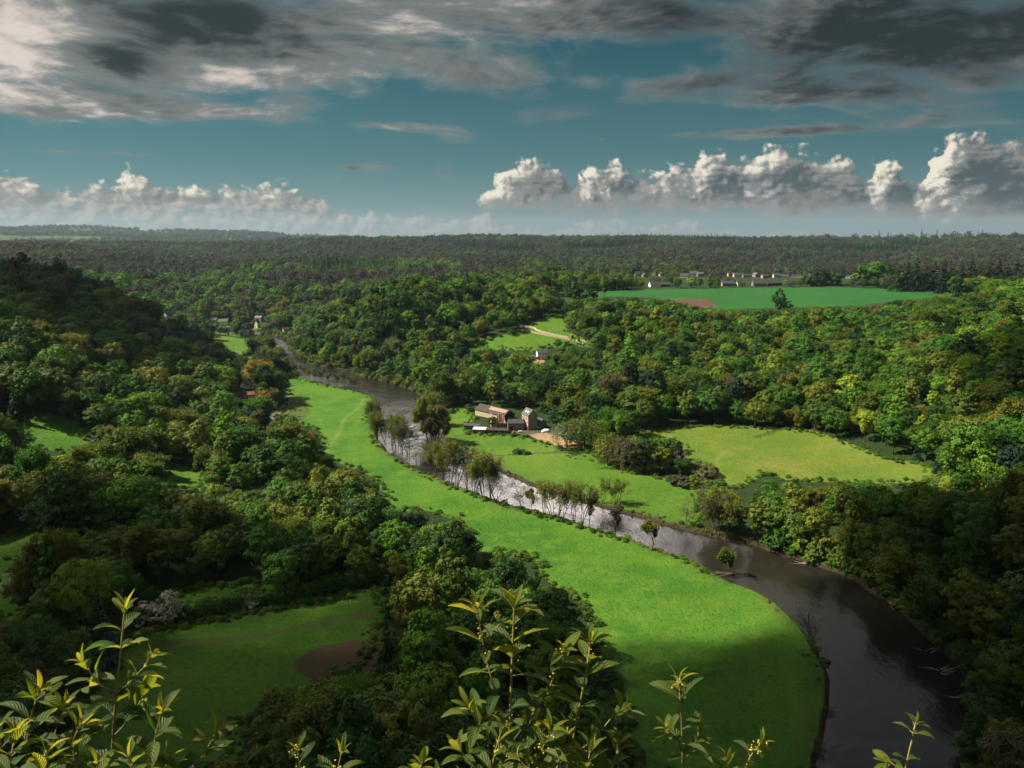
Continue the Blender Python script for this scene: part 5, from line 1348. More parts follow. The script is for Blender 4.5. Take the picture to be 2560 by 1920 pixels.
# tufts and low plants along the banks, ditches and meadow margins
gq = np.random.default_rng(31); TX = {k: [] for k in TR}
def tuft(x, y, s, sz, t):
    z = height(x, y)
    for i in range(len(x)):
        if z[i] < .15: continue
        for k, v in zip(TX, (x[i], y[i], z[i] - .1, s[i], sz[i], gq.uniform(0, 6.28), ['bush_a','bush_b'][gq.integers(0, 2)], t[i])): TX[k].append(v)
for L_, sg in ((LBs, 1), (RBs, -1)):
    n = 900; q_ = np.concatenate([[0], np.cumsum(np.linalg.norm(np.diff(L_, axis=0), axis=1))]); u_ = gq.uniform(0, q_[-1], n)
    x_, y_ = np.interp(u_, q_, L_[:, 0]), np.interp(u_, q_, L_[:, 1]); x_ = x_ + gq.normal(0, 1.0, n); y_ = y_ + gq.normal(0, 1.0, n)
    m_ = (y_ > 100) & (river_sd(x_, y_) > .3) & (fbm(x_/16, y_/16, 2) > (.25 if sg > 0 else -.2)); x_, y_ = x_[m_], y_[m_]; n = len(x_); s_ = gq.uniform(.08, .30, n)
    tuft(x_, y_, s_*1.2, s_*.8, np.array(['moss','olive','olive','brown','green'], dtype=object)[gq.integers(0, 5, n)])
ei = np.where((zone > 0) & (zone <= len(ZN)) & ((np.roll(zone, 2, 0) == 0) | (np.roll(zone, -2, 0) == 0) | (np.roll(zone, 2, 1) == 0) | (np.roll(zone, -2, 1) == 0)) & (jr < 750))
kk = gq.permutation(len(ei[0]))[:2600]; x_, y_ = GX[ei][kk], GY[ei][kk]; n = len(x_); s_ = gq.uniform(.15, .55, n)
x_ = x_ + gq.normal(0, 1.6, n); y_ = y_ + gq.normal(0, 1.6, n)
tuft(x_, y_, s_*1.2, s_*.85, np.array(['moss','green','olive','dark','bright'], dtype=object)[gq.integers(0, 5, n)])
ei = np.where((rough > .45) & (jr < 700) & (GSD > 1)); kk = gq.permutation(len(ei[0]))[:900]; x_, y_ = GX[ei][kk], GY[ei][kk]; n = len(x_); s_ = gq.uniform(.08, .28, n)
tuft(x_, y_, s_*1.3, s_*.8, np.array(['moss','olive','brown','dark'], dtype=object)[gq.integers(0, 4, n)])
T0, tints0 = T, tints
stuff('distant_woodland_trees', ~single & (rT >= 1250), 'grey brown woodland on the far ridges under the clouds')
T = {k: np.array(v, dtype=object if k in 'pt' else float) for k, v in TX.items()}; tints = np.array([tintof(t, k) for k, t in enumerate(T['t'])])
stuff('margin_weeds', np.ones(len(T['x']), bool), 'tall weeds and tussocks along river banks, ditches and meadow margins')['category'] = 'weeds'
T, tints = T0, tints0
# ------------------------------------------------------------------ the trees that show largest stand as single things
CW = {'dark':'dark green','green':'mid green','bright':'bright green','fresh':'yellow-green','olive':'olive','moss':'mossy green','gold':'golden','brown':'brownish','grey':'greyish','greyg':'grey-green','blue':'blackish','orange':'orange','pale':'pale'}
LM = [('the stone mill',1145,905),('the white house',1170,765),('the sandy arena',1190,955),('the left end of the hay meadow',1420,930),('the middle of the hay meadow',1700,960),('the right tip of the hay meadow',2000,1025),('the small glade',395,1030),('the upper paddock',120,935),
      ('the twin field trees',120,1210),('the long hedge',560,1280),('the muddy ring',725,1435),('the black spruce',838,1400),('the golden pair',650,945),('the orange tree',576,862),('the lone islet tree',1578,1210),('the bare leaning tree',1775,1350),('the bleached tangle',2050,1462),
      ('the broad dark oak',1095,1235),('the lone oak on the crop field',1684,646),('the stone walls',1190,722),('the river bend',610,760),('the near meadow tip',812,900),('the tall ivy clad pair',934,905),('the third alder clump',1230,1080),('the pasture corner alders',1550,1105),
      ('the left picture edge',10,700),('the right picture edge',2200,800),('the bottom right corner',2190,1620),('the bottom left corner',20,1600),('the left hill crest',260,640),('the far alder pair',1318,1060),('the meadow clump',1400,985),('the central leafy shoot',1100,1450),('the second alder clump',1045,1030)]
USED = {}
def label_for(i, what):
    U, V = float(Uc[i]), float(Vc[i])
    ds = sorted((math.hypot((U-a)*1.0, (V-b)*1.3), n, a, b) for n, a, b in LM)
    size = 'large' if vis[i] > np.percentile(vis[I_B], 70) else ('small' if vis[i] < np.percentile(vis[I_B], 30) else '')
    p = T['p'][i]; sh = 'broad' if p.startswith('wide') else 'tall' if p.startswith('tall') else 'loose leafing' if p.startswith('loose') else 'round' if p.startswith('round') else ''
    for dist, n, a, b in ds[:6]:
        dx, dy = U - a, V - b
        hz = '' if abs(dx) < .35*abs(dy) else ('left of' if dx < 0 else 'right of'); vt = '' if abs(dy) < .35*abs(dx) else ('above' if dy < 0 else 'below')
        rel = (vt + ' and ' + hz) if hz and vt else (hz or vt)
        far_ = 'just ' if dist < 55 else ('' if dist < 130 else ('well ' if dist < 260 else 'far '))
        lb = ' '.join(w_ for w_ in (size, CW.get(T['t'][i], ''), sh, what, far_.strip(), rel, n) if w_)
        if len(lb.replace('-', ' ').split()) > 16: continue
        if lb not in USED: USED[lb] = 1; return lb
    k = 2
    od = ['','','second','third','fourth','fifth','sixth','seventh','eighth','ninth']
    while '%s, %s such' % (lb, od[k]) in USED: k += 1
    lb = '%s, %s such' % (lb, od[k]); USED[lb] = 1; return lb
NAMES = (('broadleaf_tree', I_B, 'tree', 'tree', 'broadleaf trees of the wooded hillsides'), ('conifer_tree', I_C, 'conifer', 'tree', 'conifers'), ('woodland_bush', I_S, 'bush', 'bush', 'bushes at the edges of the woods'))
for nm, idx, what, cat, grp in NAMES:
    for i in sorted(idx, key=lambda q: -vis[q]):
        tree_thing(nm, T['p'][i], label_for(i, what), cat, T['x'][i], T['y'][i], T['z'][i], T['s'][i], T['sz'][i], T['rot'][i], [float(v) for v in tints[i]], grp)
# ------------------------------------------------------------------ sun
EXPO = 1.3
SHADE_BLOCKERS = [(-185,222,165,85,.15,720,5,.86),(-25,140,235,82,.06,720,5,1.0),(190,175,115,125,0,720,5,1.0),(400,400,115,180,-.5,720,5,.75),(-420,640,130,170,.5,720,60,.72),(-360,390,100,90,.2,720,5,.4)]  # cloudlike blockers added out of frame to shade chosen ground spots
HAZE_TOP, HAZE_D = 420, 2.3e-5
SUN_EL, SUN_AZ = R(48), R(-86)            # azimuth from the view direction, to the left
sun_dir = Vector((math.cos(SUN_EL)*math.sin(SUN_AZ), math.cos(SUN_EL)*math.cos(SUN_AZ), math.sin(SUN_EL)))
sd_ = bpy.data.lights.new('sun', 'SUN'); sd_.energy = 4.6; sd_.angle = R(.6); sd_.color = (1, .91, .76)
so = bpy.data.objects.new('sun', sd_); col.objects.link(so)
so.rotation_euler = sun_dir.to_track_quat('Z', 'Y').to_euler(); so.location = sun_dir * 900
# ------------------------------------------------------------------ sky: clear air plus two decks of cloud, laid out by azimuth and elevation
w = bpy.data.worlds.new('World'); scene.world = w; w.use_nodes = True
nt = w.node_tree; nt.nodes.clear(); N = NT(nt)
wo = N.n('ShaderNodeOutputWorld'); bg = N.n('ShaderNodeBackground'); BGS = .08; bg.inputs[1].default_value = BGS
N.l(bg.outputs[0], wo.inputs[0])
KC = 1.0 / (BGS * 2**EXPO)
def lin(r_, g_, b_, k=1.0):
    f = lambda c: ((c/255 + .055)/1.055)**2.4 if c > 10 else c/255/12.92
    return tuple(f(c)*KC*k for c in (r_, g_, b_))
def azel(U, V):
    d = ray(U, V); return math.degrees(math.atan2(d[0], d[1])), math.degrees(math.atan2(d[2], math.hypot(d[0], d[1])))
DPP = math.degrees(1/F)
sky = N.n('ShaderNodeTexSky', sky_type='NISHITA', sun_disc=False, sun_elevation=SUN_EL, sun_rotation=SUN_AZ)
D = N.n('ShaderNodeTexCoord').outputs['Generated']
sp = N.n('ShaderNodeSeparateXYZ'); N.l(D, sp.inputs[0]); X, Y, Z = sp.outputs
az = N.math('MULTIPLY', N.math('ARCTAN2', X, Y), 57.29578)
el = N.math('MULTIPLY', N.math('ARCSINE', Z), 57.29578)
def comb(x, y, z=0.0):
    c = N.n('ShaderNodeCombineXYZ'); N._in(c.inputs[0], x); N._in(c.inputs[1], y); N._in(c.inputs[2], z); return c.outputs[0]
def gauss(items, A, E):
    tot = None
    for U, V, su, sv, wgt in items:
        a0, e0 = azel(U, V)
        dx = N.math('MULTIPLY', N.math('SUBTRACT', A, a0), 1/(su*DPP)); dy = N.math('MULTIPLY', N.math('SUBTRACT', E, e0), 1/(sv*DPP))
        q = N.math('ADD', N.math('MULTIPLY', dx, dx), N.math('MULTIPLY', dy, dy))
        gq = N.math('MULTIPLY', N.math('POWER', 2.71828, N.math('MULTIPLY', q, -.5)), wgt)
        tot = gq if tot is None else N.math('ADD', tot, gq)
    return tot
# clear air: the sky texture, cooled, with a pale band of haze at the horizon
air = N.mix(1.0, sky.outputs[0], (.20,.62,.66), 'MULTIPLY')
teal = N.mix(N.ramp(el, 1, 15, 0, 1, False), lin(92,132,135), lin(7,80,90))
teal = N.mix(N.ramp(N.math('MULTIPLY', az, -1), -35, 35, 0, 1, False), N.mix(N.ramp(el, 1, 15, 0, 1, False), lin(82,114,119), lin(5,56,66)), teal)
air = N.mix(.93, air, teal)
air = N.mix(N.ramp(el, -1, 6, .75, 0, True), air, lin(134,146,147))
# upper deck on a plane
inv = N.math('DIVIDE', 1.0, N.math('ADD', N.math('MAXIMUM', Z, 0.0), .14))
pl = comb(N.math('MULTIPLY', X, inv), N.math('MULTIPLY', Y, inv))
wob = N.n('ShaderNodeTexNoise'); wob.inputs['Scale'].default_value = 1.1; N.l(pl, wob.inputs['Vector']); wob.inputs['Detail'].default_value = 2
plw = N.vec('ADD', pl, N.vec('MULTIPLY', wob.outputs['Color'], (.55, .55, .55)))
n1 = N.noise(plw, 2.0, 8, .62); n2 = N.noise(N.vec('ADD', plw, (7.3, 2.1, 0)), 3.2, 6, .6); n3 = N.noise(N.vec('ADD', plw, (-.05, .03, 0)), 2.0, 5, .62)
cover = gauss([(100,75,260,66,.56),(480,80,230,52,.50),(930,25,330,36,.44),(1400,35,260,44,.38),(1800,80,260,72,.34),(2150,80,200,105,.38),(110,222,230,17,.62),(320,236,150,9,.40),(560,150,110,13,.34),(870,272,110,8,.46),(965,292,55,11,.36),(800,362,90,6,.50),(1060,160,120,24,.44),(1430,180,170,14,.36),(1620,288,260,7,.42),(1180,250,60,22,.2),(1700,215,200,10,.25),(965,345,24,12,.36),(100,325,140,5,.36),(1580,305,60,10,.25)], az, el)
cover = N.math('ADD', cover, N.ramp(el, 15.5, 19, 0, .40))
dens = N.math('ADD', N.math('MULTIPLY', N.math('SUBTRACT', n1, .5), 1.5), N.math('SUBTRACT', cover, .26))
alpha = N.math('MULTIPLY', N.ramp(dens, -.10, .30), N.ramp(el, 2.0, 5.5))
dark = gauss([(270,125,70,38,.75),(210,140,60,25,.4),(450,35,80,38,.9),(1440,75,85,40,.45),(2060,50,230,65,.55),(1760,150,230,50,.22),(965,345,26,14,.3),(700,20,60,20,.2),(1200,240,90,30,.3)], az, el)
lit = gauss([(20,100,90,50,.6),(150,60,140,25,.3),(330,165,230,24,.38),(100,225,200,18,.25),(870,50,70,20,.35),(560,150,110,14,.2),(930,285,100,16,.15),(1060,20,160,20,.12)], az, el)
br = N.math('ADD', N.math('MULTIPLY', N.math('SUBTRACT', n3, n1), -2.6), N.math('MULTIPLY', N.math('SUBTRACT', n2, .5), 1.5))
br = N.math('ADD', N.math('ADD', br, .20), N.math('SUBTRACT', lit, N.math('MULTIPLY', dark, N.ramp(n2, .36, .60, .35, 1.25, False))))
br = N.math('ADD', N.math('SUBTRACT', br, N.ramp(az, -8, 32, 0, .20)), N.ramp(el, 18, 27, 0, .45))
glare = N.math('MULTIPLY', N.math('MULTIPLY', N.ramp(el, 15.9, 17.2), N.ramp(el, 24, 33, 1, 0)), N.math('MULTIPLY', N.ramp(az, -30, -16), N.ramp(az, 4, 18, 1, 0)))
cA = N.mix(N.ramp(br, -.45, .40), lin(40,50,54), lin(118,123,122))
cA = N.mix(N.ramp(br, .32, 1.0), cA, lin(220,208,198))
cA = N.mix(glare, cA, lin(255,243,236,6.5))
thin = N.mix(N.ramp(dens, -.05, .3), N.mix(.5, cA, lin(150,156,154)), cA)
out_c = N.mix(N.math('MAXIMUM', alpha, N.math('MULTIPLY', glare, .85)), air, thin)
# rows of cumulus: a skyline of tops by azimuth, broken into billows and lit from the left
def profile(points):
    """points (U, V of the tops); returns a curve over azimuth -40..40, value = elevation / 12"""
    fc = N.n('ShaderNodeFloatCurve'); cv_ = fc.mapping.curves[0]
    P = sorted(((azel(U, V)[0] + 40)/80, max(0.0, azel(U, V)[1]/12)) for U, V in points)
    cv_.points[0].location = (0, P[0][1]); cv_.points[1].location = (1, P[-1][1])
    for p in P: 
        q = cv_.points.new(*p); q.handle_type = 'VECTOR'
    fc.mapping.update(); return fc
TOPS = [(-200,372),(0,360),(60,372),(100,395),(180,382),(240,396),(268,372),(288,352),(312,385),(380,388),(430,396),(470,402),(520,392),(560,386),(640,388),(672,412),(720,432),(770,462),(900,520),
        (1000,520),(1035,430),(1062,395),(1100,345),(1150,326),(1196,345),(1236,385),(1254,375),(1268,345),(1300,352),(1332,318),(1350,362),(1400,372),(1450,352),(1500,342),(1524,314),(1562,306),(1596,345),(1640,318),(1672,300),(1700,304),(1735,325),(1790,328),(1850,352),(1870,385),
        (1886,345),(1912,322),(1938,342),(1960,390),(1990,380),(2024,318),(2062,276),(2110,268),(2150,286),(2200,300),(2400,320)]
LOWS = [(-200,440),(0,425),(300,430),(600,428),(720,440),(770,470),(790,452),(815,448),(850,462),(900,458),(960,466),(1010,470),(1045,446),(1075,452),(1100,475),(1180,500),(1240,480),(1290,468),(1340,470),(1400,482),(1450,474),(1500,472),(1540,490),(1640,500),(1690,486),(1730,500),(1900,505),(2100,500),(2212,505)]
BASE = [(-200,450),(0,440),(500,450),(760,470),(1000,440),(1200,440),(1500,448),(1900,455),(2212,475),(2400,480)]
def billow(vec_):
    o = None
    for sc, am in ((.42, .50), (.95, .30), (2.1, .17)):
        q = N.noise(vec_, sc, 1.0, .5)
        b_ = N.math('MULTIPLY', N.math('ABSOLUTE', N.math('SUBTRACT', q, .5)), am*4)
        o = b_ if o is None else N.math('ADD', o, b_)
    return N.math('ADD', o, N.math('MULTIPLY', N.noise(vec_, 5.5, 4, .6), .16))
def cumulus(profs, dx, dy, amp):
    A = N.math('ADD', az, dx); E = N.math('ADD', el, dy)
    wv = N.noise(comb(A, E, 3.0), .75, 4, .55)
    A2 = N.math('ADD', A, N.math('MULTIPLY', N.math('SUBTRACT', wv, .5), 3.4))
    fac = N.math('MULTIPLY', N.math('ADD', A2, 40), 1/80)
    fc = profile(profs); N.l(fac, fc.inputs[1])
    top_ = N.math('MULTIPLY', fc.outputs[0], 12.0)
    b_ = billow(comb(A, N.math('MULTIPLY', E, 1.25), 0))
    return N.math('ADD', N.math('SUBTRACT', top_, E), N.math('MULTIPLY', N.math('SUBTRACT', b_, .62), amp)), b_
h0, b0 = cumulus(TOPS, 0, 0, 1.45)
h1, b1 = cumulus(TOPS, -.26, .18, 1.45)
h2, b2 = cumulus(TOPS, -1.1, .5, 1.45)
fb = profile(BASE); N.l(N.math('MULTIPLY', N.math('ADD', az, 40), 1/80), fb.inputs[1]); base = N.math('MULTIPLY', fb.outputs[0], 12.0)
sc_ = N.math('SUBTRACT', el, N.math('ADD', base, N.math('MULTIPLY', N.math('SUBTRACT', N.noise(comb(az, N.math('MULTIPLY', el, 1.6), 9.0), .55, 5, .6), .5), 4.0)))
bot = N.ramp(sc_, -.9, .35)
aC = N.math('MULTIPLY', N.ramp(h0, -.12, .5), bot)
rel = N.math('ADD', N.math('MULTIPLY', N.math('SUBTRACT', h0, h1), .50), N.math('MULTIPLY', N.math('SUBTRACT', h0, h2), .34))
relief = N.math('ADD', rel, N.math('MULTIPLY', N.math('SUBTRACT', b0, .62), .55))
deep = N.ramp(h0, .25, 2.4, 0, .62)
bC = N.math('SUBTRACT', N.math('ADD', relief, .10), deep)
bC = N.math('SUBTRACT', bC, N.ramp(az, 22, 32, 0, .12))
cC = N.mix(N.ramp(bC, -.62, .20), lin(70,81,86), lin(140,140,137))
cC = N.mix(N.ramp(bC, .02, .75), cC, lin(240,232,212))
cC = N.mix(N.ramp(sc_, -.5, 1.5, .85, 0), cC, lin(148,142,138))
out_c = N.mix(aC, out_c, cC)
g0, c0 = cumulus(LOWS, 0, 0, .55); g1, c1 = cumulus(LOWS, -.3, .2, .55)
aL = N.math('MULTIPLY', N.ramp(g0, -.05, .3, 0, .62), N.ramp(el, -.6, 1.0))
bL = N.math('ADD', N.math('MULTIPLY', N.math('SUBTRACT', g0, g1), 1.2), N.math('MULTIPLY', N.math('SUBTRACT', c0, .62), .4))
cL = N.mix(N.ramp(bL, -.2, .5), lin(118,128,130), lin(196,186,176))
out_c = N.mix(aL, out_c, cL)
out_c = N.mix(N.ramp(el, -.3, 2.4, .5, 0), out_c, N.mix(N.ramp(az, -5, 32, 0, 1, False), lin(150,156,155), lin(122,132,134)))
N.l(out_c, bg.inputs[0])
w.cycles.sampling_method = 'MANUAL'; w.cycles.sample_map_resolution = 512
scene.view_settings.view_transform = 'Standard'; scene.view_settings.look = 'None'
scene.view_settings.exposure = EXPO; scene.view_settings.gamma = 1
scene.cycles.max_bounces = 5; scene.cycles.diffuse_bounces = 2; scene.cycles.glossy_bounces = 2
scene.cycles.transmission_bounces = 3; scene.cycles.transparent_max_bounces = 6; scene.cycles.volume_bounces = 0
scene.cycles.use_denoising = True
scene.cycles.caustics_reflective = False; scene.cycles.caustics_refractive = False
# ------------------------------------------------------------------ unseen cloudlike blockers, added out of frame to darken parts of the valley
def mat_cloud():
    m, nt, out = new_mat('blocker_vapour'); N = NT(nt)
    G = N.n('ShaderNodeNewGeometry'); P = G.outputs['Position']
    lw = N.n('ShaderNodeLayerWeight'); lw.inputs[0].default_value = .5
    face = N.math('SUBTRACT', 1.0, lw.outputs['Facing'])
    n_ = N.noise(P, .009, 4, .6)
    a = N.math('MULTIPLY', N.ramp(face, .0, .95, 0, 1, False), N.ramp(n_, .25, .5, .55, 1.0))
    a = N.math('MULTIPLY', a, N.attr('thick', 'OBJECT').outputs['Fac'])
    d = N.n('ShaderNodeBsdfDiffuse'); d.inputs[0].default_value = (.8, .8, .8, 1)
    t = N.n('ShaderNodeBsdfTransparent'); mx = N.n('ShaderNodeMixShader')
    N.l(a, mx.inputs[0]); N.l(t.outputs[0], mx.inputs[1]); N.l(d.outputs[0], mx.inputs[2]); N.l(mx.outputs[0], out.inputs[0])
    return m
M_BLOCKER = mat_cloud()
def cloud_over(x, y, rx, ry, rot=0, h=720, z0=5, thick=1.0):
    t = (h - z0)/sun_dir.z
    b = bmesh.new(); bmesh.ops.create_icosphere(b, subdivisions=5, radius=1)
    for v in b.verts:
        c = v.co.copy(); n_ = fbm(np.array([c.x*1.6 + x]), np.array([c.y*1.6 + c.z*.8 + y]), 4)[0]
        k = 1 + .22*n_; v.co = Vector((c.x*rx*k, c.y*ry*k, c.z*55*k))
    me = bpy.data.meshes.new('cloud'); b.to_mesh(me); b.free(); me.materials.append(M_BLOCKER); me.polygons.foreach_set('use_smooth', [True]*len(me.polygons))
    o = link('cloud', me, None, (x + sun_dir.x*t, y + sun_dir.y*t, h)); o.rotation_euler = (0, 0, rot); o['thick'] = float(thick)
    tag(o, 'unseen cloudlike blocker added overhead to shade the valley', None, 'added shade blockers', 'stuff')
# ground spot each one shades: x, y, half widths
for c in SHADE_BLOCKERS: cloud_over(*c)
# ------------------------------------------------------------------ haze
b = bmesh.new(); box(b, -12600, 12600, -12600, 12600, -3.2, HAZE_TOP)
m, nt2, out2 = new_mat('haze_air'); N2 = NT(nt2)
pv = N2.n('ShaderNodeVolumePrincipled'); pv.inputs['Color'].default_value = (.60, .84, 1.0, 1); pv.inputs['Density'].default_value = HAZE_D; pv.inputs['Anisotropy'].default_value = .2
N2.l(pv.outputs[0], out2.inputs['Volume'])
o = bm_obj('haze', b, m); tag(o, 'thin blue haze over the far hills', None, None, 'stuff')
# ------------------------------------------------------------------ leafy shoots growing on the edge of the viewpoint's cliff
def mat_front_leaf():
    m, nt, out = new_mat('dogwood_leaf'); N = NT(nt)
    v = N.attr('leafvar').outputs['Fac']
    uv = N.n('ShaderNodeSeparateColor'); N.l(N.attr('leafuv').outputs['Color'], uv.inputs[0])      # along, across
    s, t = uv.outputs[0], uv.outputs[1]
    side = N.math('ABSOLUTE', N.math('SUBTRACT', t, .5))
    rib = N.math('SINE', N.math('MULTIPLY', N.math('SUBTRACT', s, N.math('MULTIPLY', side, .75)), 44.0))
    mid = N.ramp(side, .0, .035, 1, 0)
    c = N.mix(v, (.020,.050,.009), (.095,.125,.014))
    c = N.mix(N.math('MULTIPLY', N.ramp(rib, .55, 1.0), .35), c, (.11,.15,.04))
    c = N.mix(N.math('MULTIPLY', mid, .7), c, (.26,.26,.07))
    P = N.n('ShaderNodeNewGeometry').outputs['Position']
    c = N.mix(N.ramp(N.noise(P, 45, 3, .6), .5, .75, 0, .4), c, (.05,.07,.012))
    h = N.math('ADD', N.math('MULTIPLY', rib, .5), N.math('MULTIPLY', mid, -1.2))
    b = N.bump(h, .55, .004)
    d = N.bsdf(c, .5, .22, b)
    tr = N.n('ShaderNodeBsdfTranslucent'); N.l(N.mix(1.0, N.mix(v, (.12,.26,.015), (.72,.62,.04)), N.mix(N.math('MULTIPLY', N.ramp(rib, .3, 1.0), .4), (1,1,1), (.5,.6,.3)), 'MULTIPLY'), tr.inputs[0]); N.l(b, tr.inputs[1])
    mx = N.n('ShaderNodeMixShader'); mx.inputs[0].default_value = .38
    N.l(d.outputs[0], mx.inputs[1]); N.l(tr.outputs[0], mx.inputs[2]); N.l(mx.outputs[0], out.inputs[0]); return m
M_FLEAF = mat_front_leaf()
def mat_stem():
    m, nt, out = new_mat('green_stem'); N = NT(nt)
    v = N.attr('leafvar').outputs['Fac']
    P = N.n('ShaderNodeNewGeometry').outputs['Position']
    c = N.mix(v, (.045,.032,.018), (.30,.26,.06)); c = N.mix(N.ramp(N.noise(P, 60, 3, .6), .4, .7, 0, .4), c, (.12,.07,.03))
    N.l(N.bsdf(c, .5, .35).outputs[0], out.inputs[0]); return m
M_STEM = mat_stem()
M_BUD = mat_plain('yellow_flower_buds', (.55,.42,.05), .6, .3)
NS_, NW_ = 9, 5
def one_leaf(acc, base, d, up, L, W, curl, fold, var, g):
    """a curved pointed leaf blade with a folded midrib"""
    d = unit(d); sd = unit(np.cross(d, up)); up = np.cross(sd, d)
    V = []; UVS = []
    p = base.copy(); dd = d.copy(); step = L/(NS_-1); tw = g.normal(0, .12)
    for i in range(NS_):
        s = i/(NS_-1)
        wd = W*.5*(math.sin(math.pi*min(1, s*.92 + .03)**.82)**.9)*(1 if s < .98 else .15) + .0008
        un = np.cross(sd, dd)
        for j in range(NW_):
            t = j/(NW_-1)*2 - 1
            wav = .035*W*math.sin(9*s + 3*t)*abs(t)
            V.append(p + sd*wd*t*math.cos(fold) + un*(wd*abs(t)*math.sin(fold) + wav)); UVS.append((s, j/(NW_-1), 0, 1))
        a = -curl/(NS_-1); dd = dd*math.cos(a) + un*math.sin(a); dd = unit(dd); sd = unit(sd + un*tw/(NS_-1)*2); p = p + dd*step
    i, j = np.meshgrid(np.arange(NS_-1), np.arange(NW_-1), indexing='ij')
    Q = np.stack([i*NW_+j, i*NW_+j+1, (i+1)*NW_+j+1, (i+1)*NW_+j], -1).reshape(-1, 4)
    acc.add(np.array(V), Q, 0, np.full(len(V), var)); acc.uv.extend(UVS)
def W3(U, V, dep):
    r_ = ray(U, V); return np.array([0, 0, CAM_H]) + r_*dep
def shoot_plant(label, stems, seed, group, buds=0, leaf=.085, yellow=0.0, kind='leafy_shoot', dens=1.0):
    g = np.random.default_rng(seed); A = Acc(); A.uv = []; S = Acc(); Bd = bmesh.new(); nb = 0
    p0 = W3(*stems[0][0][0], stems[0][1]); base = np.array([p0[0], p0[1], p0[2]])
    for pts, dep, r0, size in stems:
        P = np.array([W3(u, v, dep + .05*k/len(pts)*g.normal(0, 1)) for k, (u, v) in enumerate(pts)])
        # smooth the stem
        s = np.concatenate([[0], np.cumsum(np.linalg.norm(np.diff(P, axis=0), axis=1))]); tt = np.linspace(0, s[-1], 22)
        Ps = np.stack([np.interp(tt, s, P[:, k]) for k in range(3)], 1)
        for _ in range(3): Ps[1:-1] = (Ps[:-2] + 2*Ps[1:-1] + Ps[2:])/4
        V, Q = tube_pts(Ps, np.linspace(r0, r0*.38, 22), 7); S.add(V, Q, 0, np.repeat(np.linspace(.0, 1, 22)**1.6, 7))
        total = s[-1]; pos = total; k = 0; rot = g.uniform(0, 3.14)
        gap = size*.36
        while pos > total*.06 and pos > .03:
            i = min(20, int(pos/total*21)); c = Ps[i]; ax = unit(Ps[min(21, i+1)] - Ps[max(0, i-1)])
            e1 = unit(np.cross(ax, [0.2, 1, .3])); e2 = np.cross(ax, e1)
            tip = k == 0
            n = 4 if tip else 2
            for q in range(n):
                an = rot + q*(math.pi if n == 2 else math.pi/2) + g.normal(0, .2)
                out = e1*math.cos(an) + e2*math.sin(an)
                spread = (g.uniform(.25, .6) if tip else min(1.25, .7 + .12*k) + g.normal(0, .12))
                d = unit(ax*math.cos(spread) + out*math.sin(spread) + np.array([0, 0, .08]))
                L = size*1.02*(g.uniform(.55, .85) if tip else min(1.15, .72 + .14*k)*g.uniform(.8, 1.15))
                up = unit(ax*.7 - out*.2 + np.array([0, 0, .5]) + g.normal(0, .15, 3))
                if g.random() > dens and not tip: continue
                var = np.clip((.9 if tip else .62 - .11*k) + yellow + g.normal(0, .22), 0, 1)
                pet = c + d*.012; Vp, Qp = tube_pts(np.array([c, pet]), [.0016, .0012], 5); S.add(Vp, Qp, 0, np.full(10, .8))
                one_leaf(A, pet, d, up, L, L*g.uniform(.34, .47)*(.6 if tip else 1), g.uniform(.2, 1.15), g.uniform(.2, .65), var, g)
            if buds and not tip and g.random() < buds:
                for q in range(g.integers(5, 11)):
                    bp = c + ax*.02 + g.normal(0, .012, 3); bmesh.ops.create_icosphere(Bd, subdivisions=1, radius=g.uniform(.002, .0036), matrix=Matrix.Translation(Vector(bp - base))); nb += 1
            rot += math.pi/2 + g.normal(0, .15); pos -= gap*g.uniform(.8, 1.2)*(1 + .18*k); k += 1
    # thin woody stems down to the ledge
    t = thing(kind, label, 'shrub', tuple(base), 0, group)
    for X in (A, S): X.V = [v - base for v in X.V]
    me = A.mesh('leaves', [M_FLEAF], True); at = me.attributes.new('leafuv', 'FLOAT_COLOR', 'POINT'); at.data.foreach_set('color', np.array(A.uv, dtype=np.float32).ravel())
    link('leaves', me, t); link('stems', S.mesh('stems', [M_STEM], True), t)
    if nb: bm_obj('blossom', Bd, M_BUD, t)
    else: Bd.free()
    return t
FS = 'leafy shoots at the edge of the viewpoint'
d1 = 2.15
shoot_plant('large leafy shrub with one tall upright shoot at the bottom left', [
 ([(225,2050),(236,1760),(240,1659),(250,1500),(262,1400),(272,1290)], d1, .0058, .078),
 ([(250,1505),(290,1465),(325,1425)], d1, .003, .07), ([(252,1500),(215,1480),(180,1432)], d1-.03, .003, .07),
 ([(236,1600),(268,1568),(304,1515),(306,1488)], d1+.03, .003, .075), ([(290,2000),(315,1760),(325,1640),(342,1565),(352,1525)], d1-.05, .004, .08),
 ([(350,2000),(380,1760),(430,1640),(462,1598),(470,1570)], d1+.05, .0035, .075), ([(70,2000),(60,1760),(55,1640),(68,1530),(92,1480)], d1-.05, .004, .085),
 ([(130,2000),(120,1760),(112,1640),(118,1560),(150,1515)], d1+.06, .0038, .08), ([(190,2000),(180,1760),(165,1660),(150,1590),(180,1560)], d1-.08, .0038, .075),
 ([(-5,2000),(5,1760),(8,1640),(-5,1560)], d1, .0038, .085), ([(290,1960),(285,1720),(290,1680),(275,1625)], d1-.1, .0035, .075), ([(40,1960),(30,1760),(20,1650),(35,1575)], d1-.1, .0035, .08),
 ([(90,1960),(85,1760),(92,1680),(100,1620)], d1-.15, .0035, .08), ([(370,1960),(372,1760),(368,1690),(362,1640)], d1-.1, .0035, .07), ([(220,1960),(210,1740),(205,1690),(212,1640)], d1-.14, .0035, .075)], 3, FS, 0, .09, .02)
d2 = 2.3
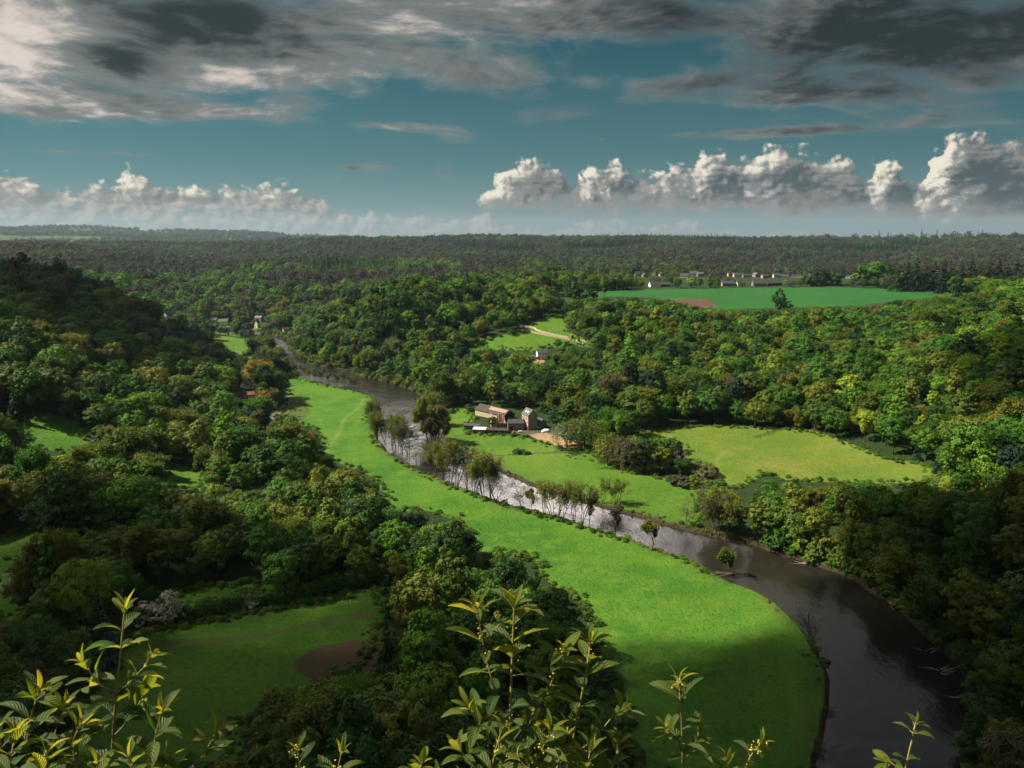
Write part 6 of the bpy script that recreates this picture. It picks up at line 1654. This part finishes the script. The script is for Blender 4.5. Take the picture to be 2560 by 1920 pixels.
shoot_plant('large dense leafy shrub with yellow buds at the bottom centre', [
 ([(1088,2050),(1095,1800),(1100,1659),(1103,1500),(1108,1380),(1112,1285)], d2, .007, .105),
 ([(1100,1560),(1065,1480),(1045,1400),(1035,1340),(1030,1305)], d2-.04, .0042, .088), ([(1110,1600),(1160,1530),(1190,1480),(1210,1425),(1218,1400)], d2+.05, .004, .08),
 ([(1215,2050),(1225,1800),(1235,1600),(1262,1480),(1275,1400),(1278,1360)], d2+.08, .0055, .085), ([(1232,1640),(1290,1590),(1325,1545),(1355,1530)], d2+.1, .0035, .08),
 ([(1090,1640),(1050,1590),(1012,1530)], d2-.1, .0035, .09), ([(1085,1740),(1030,1660),(992,1620)], d2-.12, .0035, .085), ([(1130,1740),(1160,1640),(1190,1580)], d2-.1, .0035, .085),
 ([(1180,1760),(1200,1670),(1228,1570)], d2, .0035, .085), ([(1280,1900),(1290,1760),(1322,1660),(1340,1600)], d2+.05, .0038, .08), ([(1060,1900),(1058,1760),(1062,1650),(1085,1570)], d2-.15, .0038, .085),
 ([(1140,1760),(1142,1680),(1138,1600),(1150,1530)], d2+.12, .0035, .08), ([(1250,1800),(1262,1690),(1275,1620)], d2-.1, .0035, .075), ([(1020,1850),(1012,1740),(1000,1690)], d2-.15, .0035, .08), ([(1215,1760),(1170,1690),(1120,1640)], d2-.18, .0033, .075)], 5, FS, .28, .1, .04)
shoot_plant('slender leafy shoot alone over the lower meadow', [([(1462,2000),(1470,1760),(1475,1640),(1472,1540),(1468,1490),(1463,1462)], 2.3, .0045, .08), ([(1475,1625),(1455,1590),(1440,1575)], 2.3, .0025, .06), ([(1475,1650),(1505,1600),(1512,1580)], 2.33, .0025, .06)], 8, FS, .2, .08, .05, dens=.85)
shoot_plant('small dark shoot low on the meadow right of the slender one', [([(1595,2000),(1600,1760),(1605,1660),(1630,1615),(1648,1605)], 2.4, .0035, .06), ([(1555,1900),(1560,1720),(1572,1632)], 2.4, .003, .055)], 12, FS, .3, .06, 0, dens=.8)
shoot_plant('bright yellow young shoot in front of the dark river', [([(1930,2000),(1945,1720),(1960,1640),(1975,1575),(1980,1552)], 2.2, .0048, .04), ([(1958,1665),(1930,1652),(1915,1648)], 2.2, .0022, .05)], 15, FS, 0, .04, .5, dens=.8)
shoot_plant('low twigs with few leaves at the bottom left of centre', [([(630,2000),(640,1740),(650,1660),(640,1612)], 2.3, .0032, .05), ([(690,2000),(700,1760),(728,1670),(740,1615)], 2.35, .0035, .07)], 18, FS, .5, .06, -.1, dens=.7)
shoot_plant('few bright leaf tips at the bottom just left of the dense shrub', [([(870,2000),(880,1760),(900,1675),(912,1650)], 2.25, .003, .06), ([(930,2000),(935,1780),(948,1680)], 2.2, .003, .065)], 21, FS, 0, .06, .15)
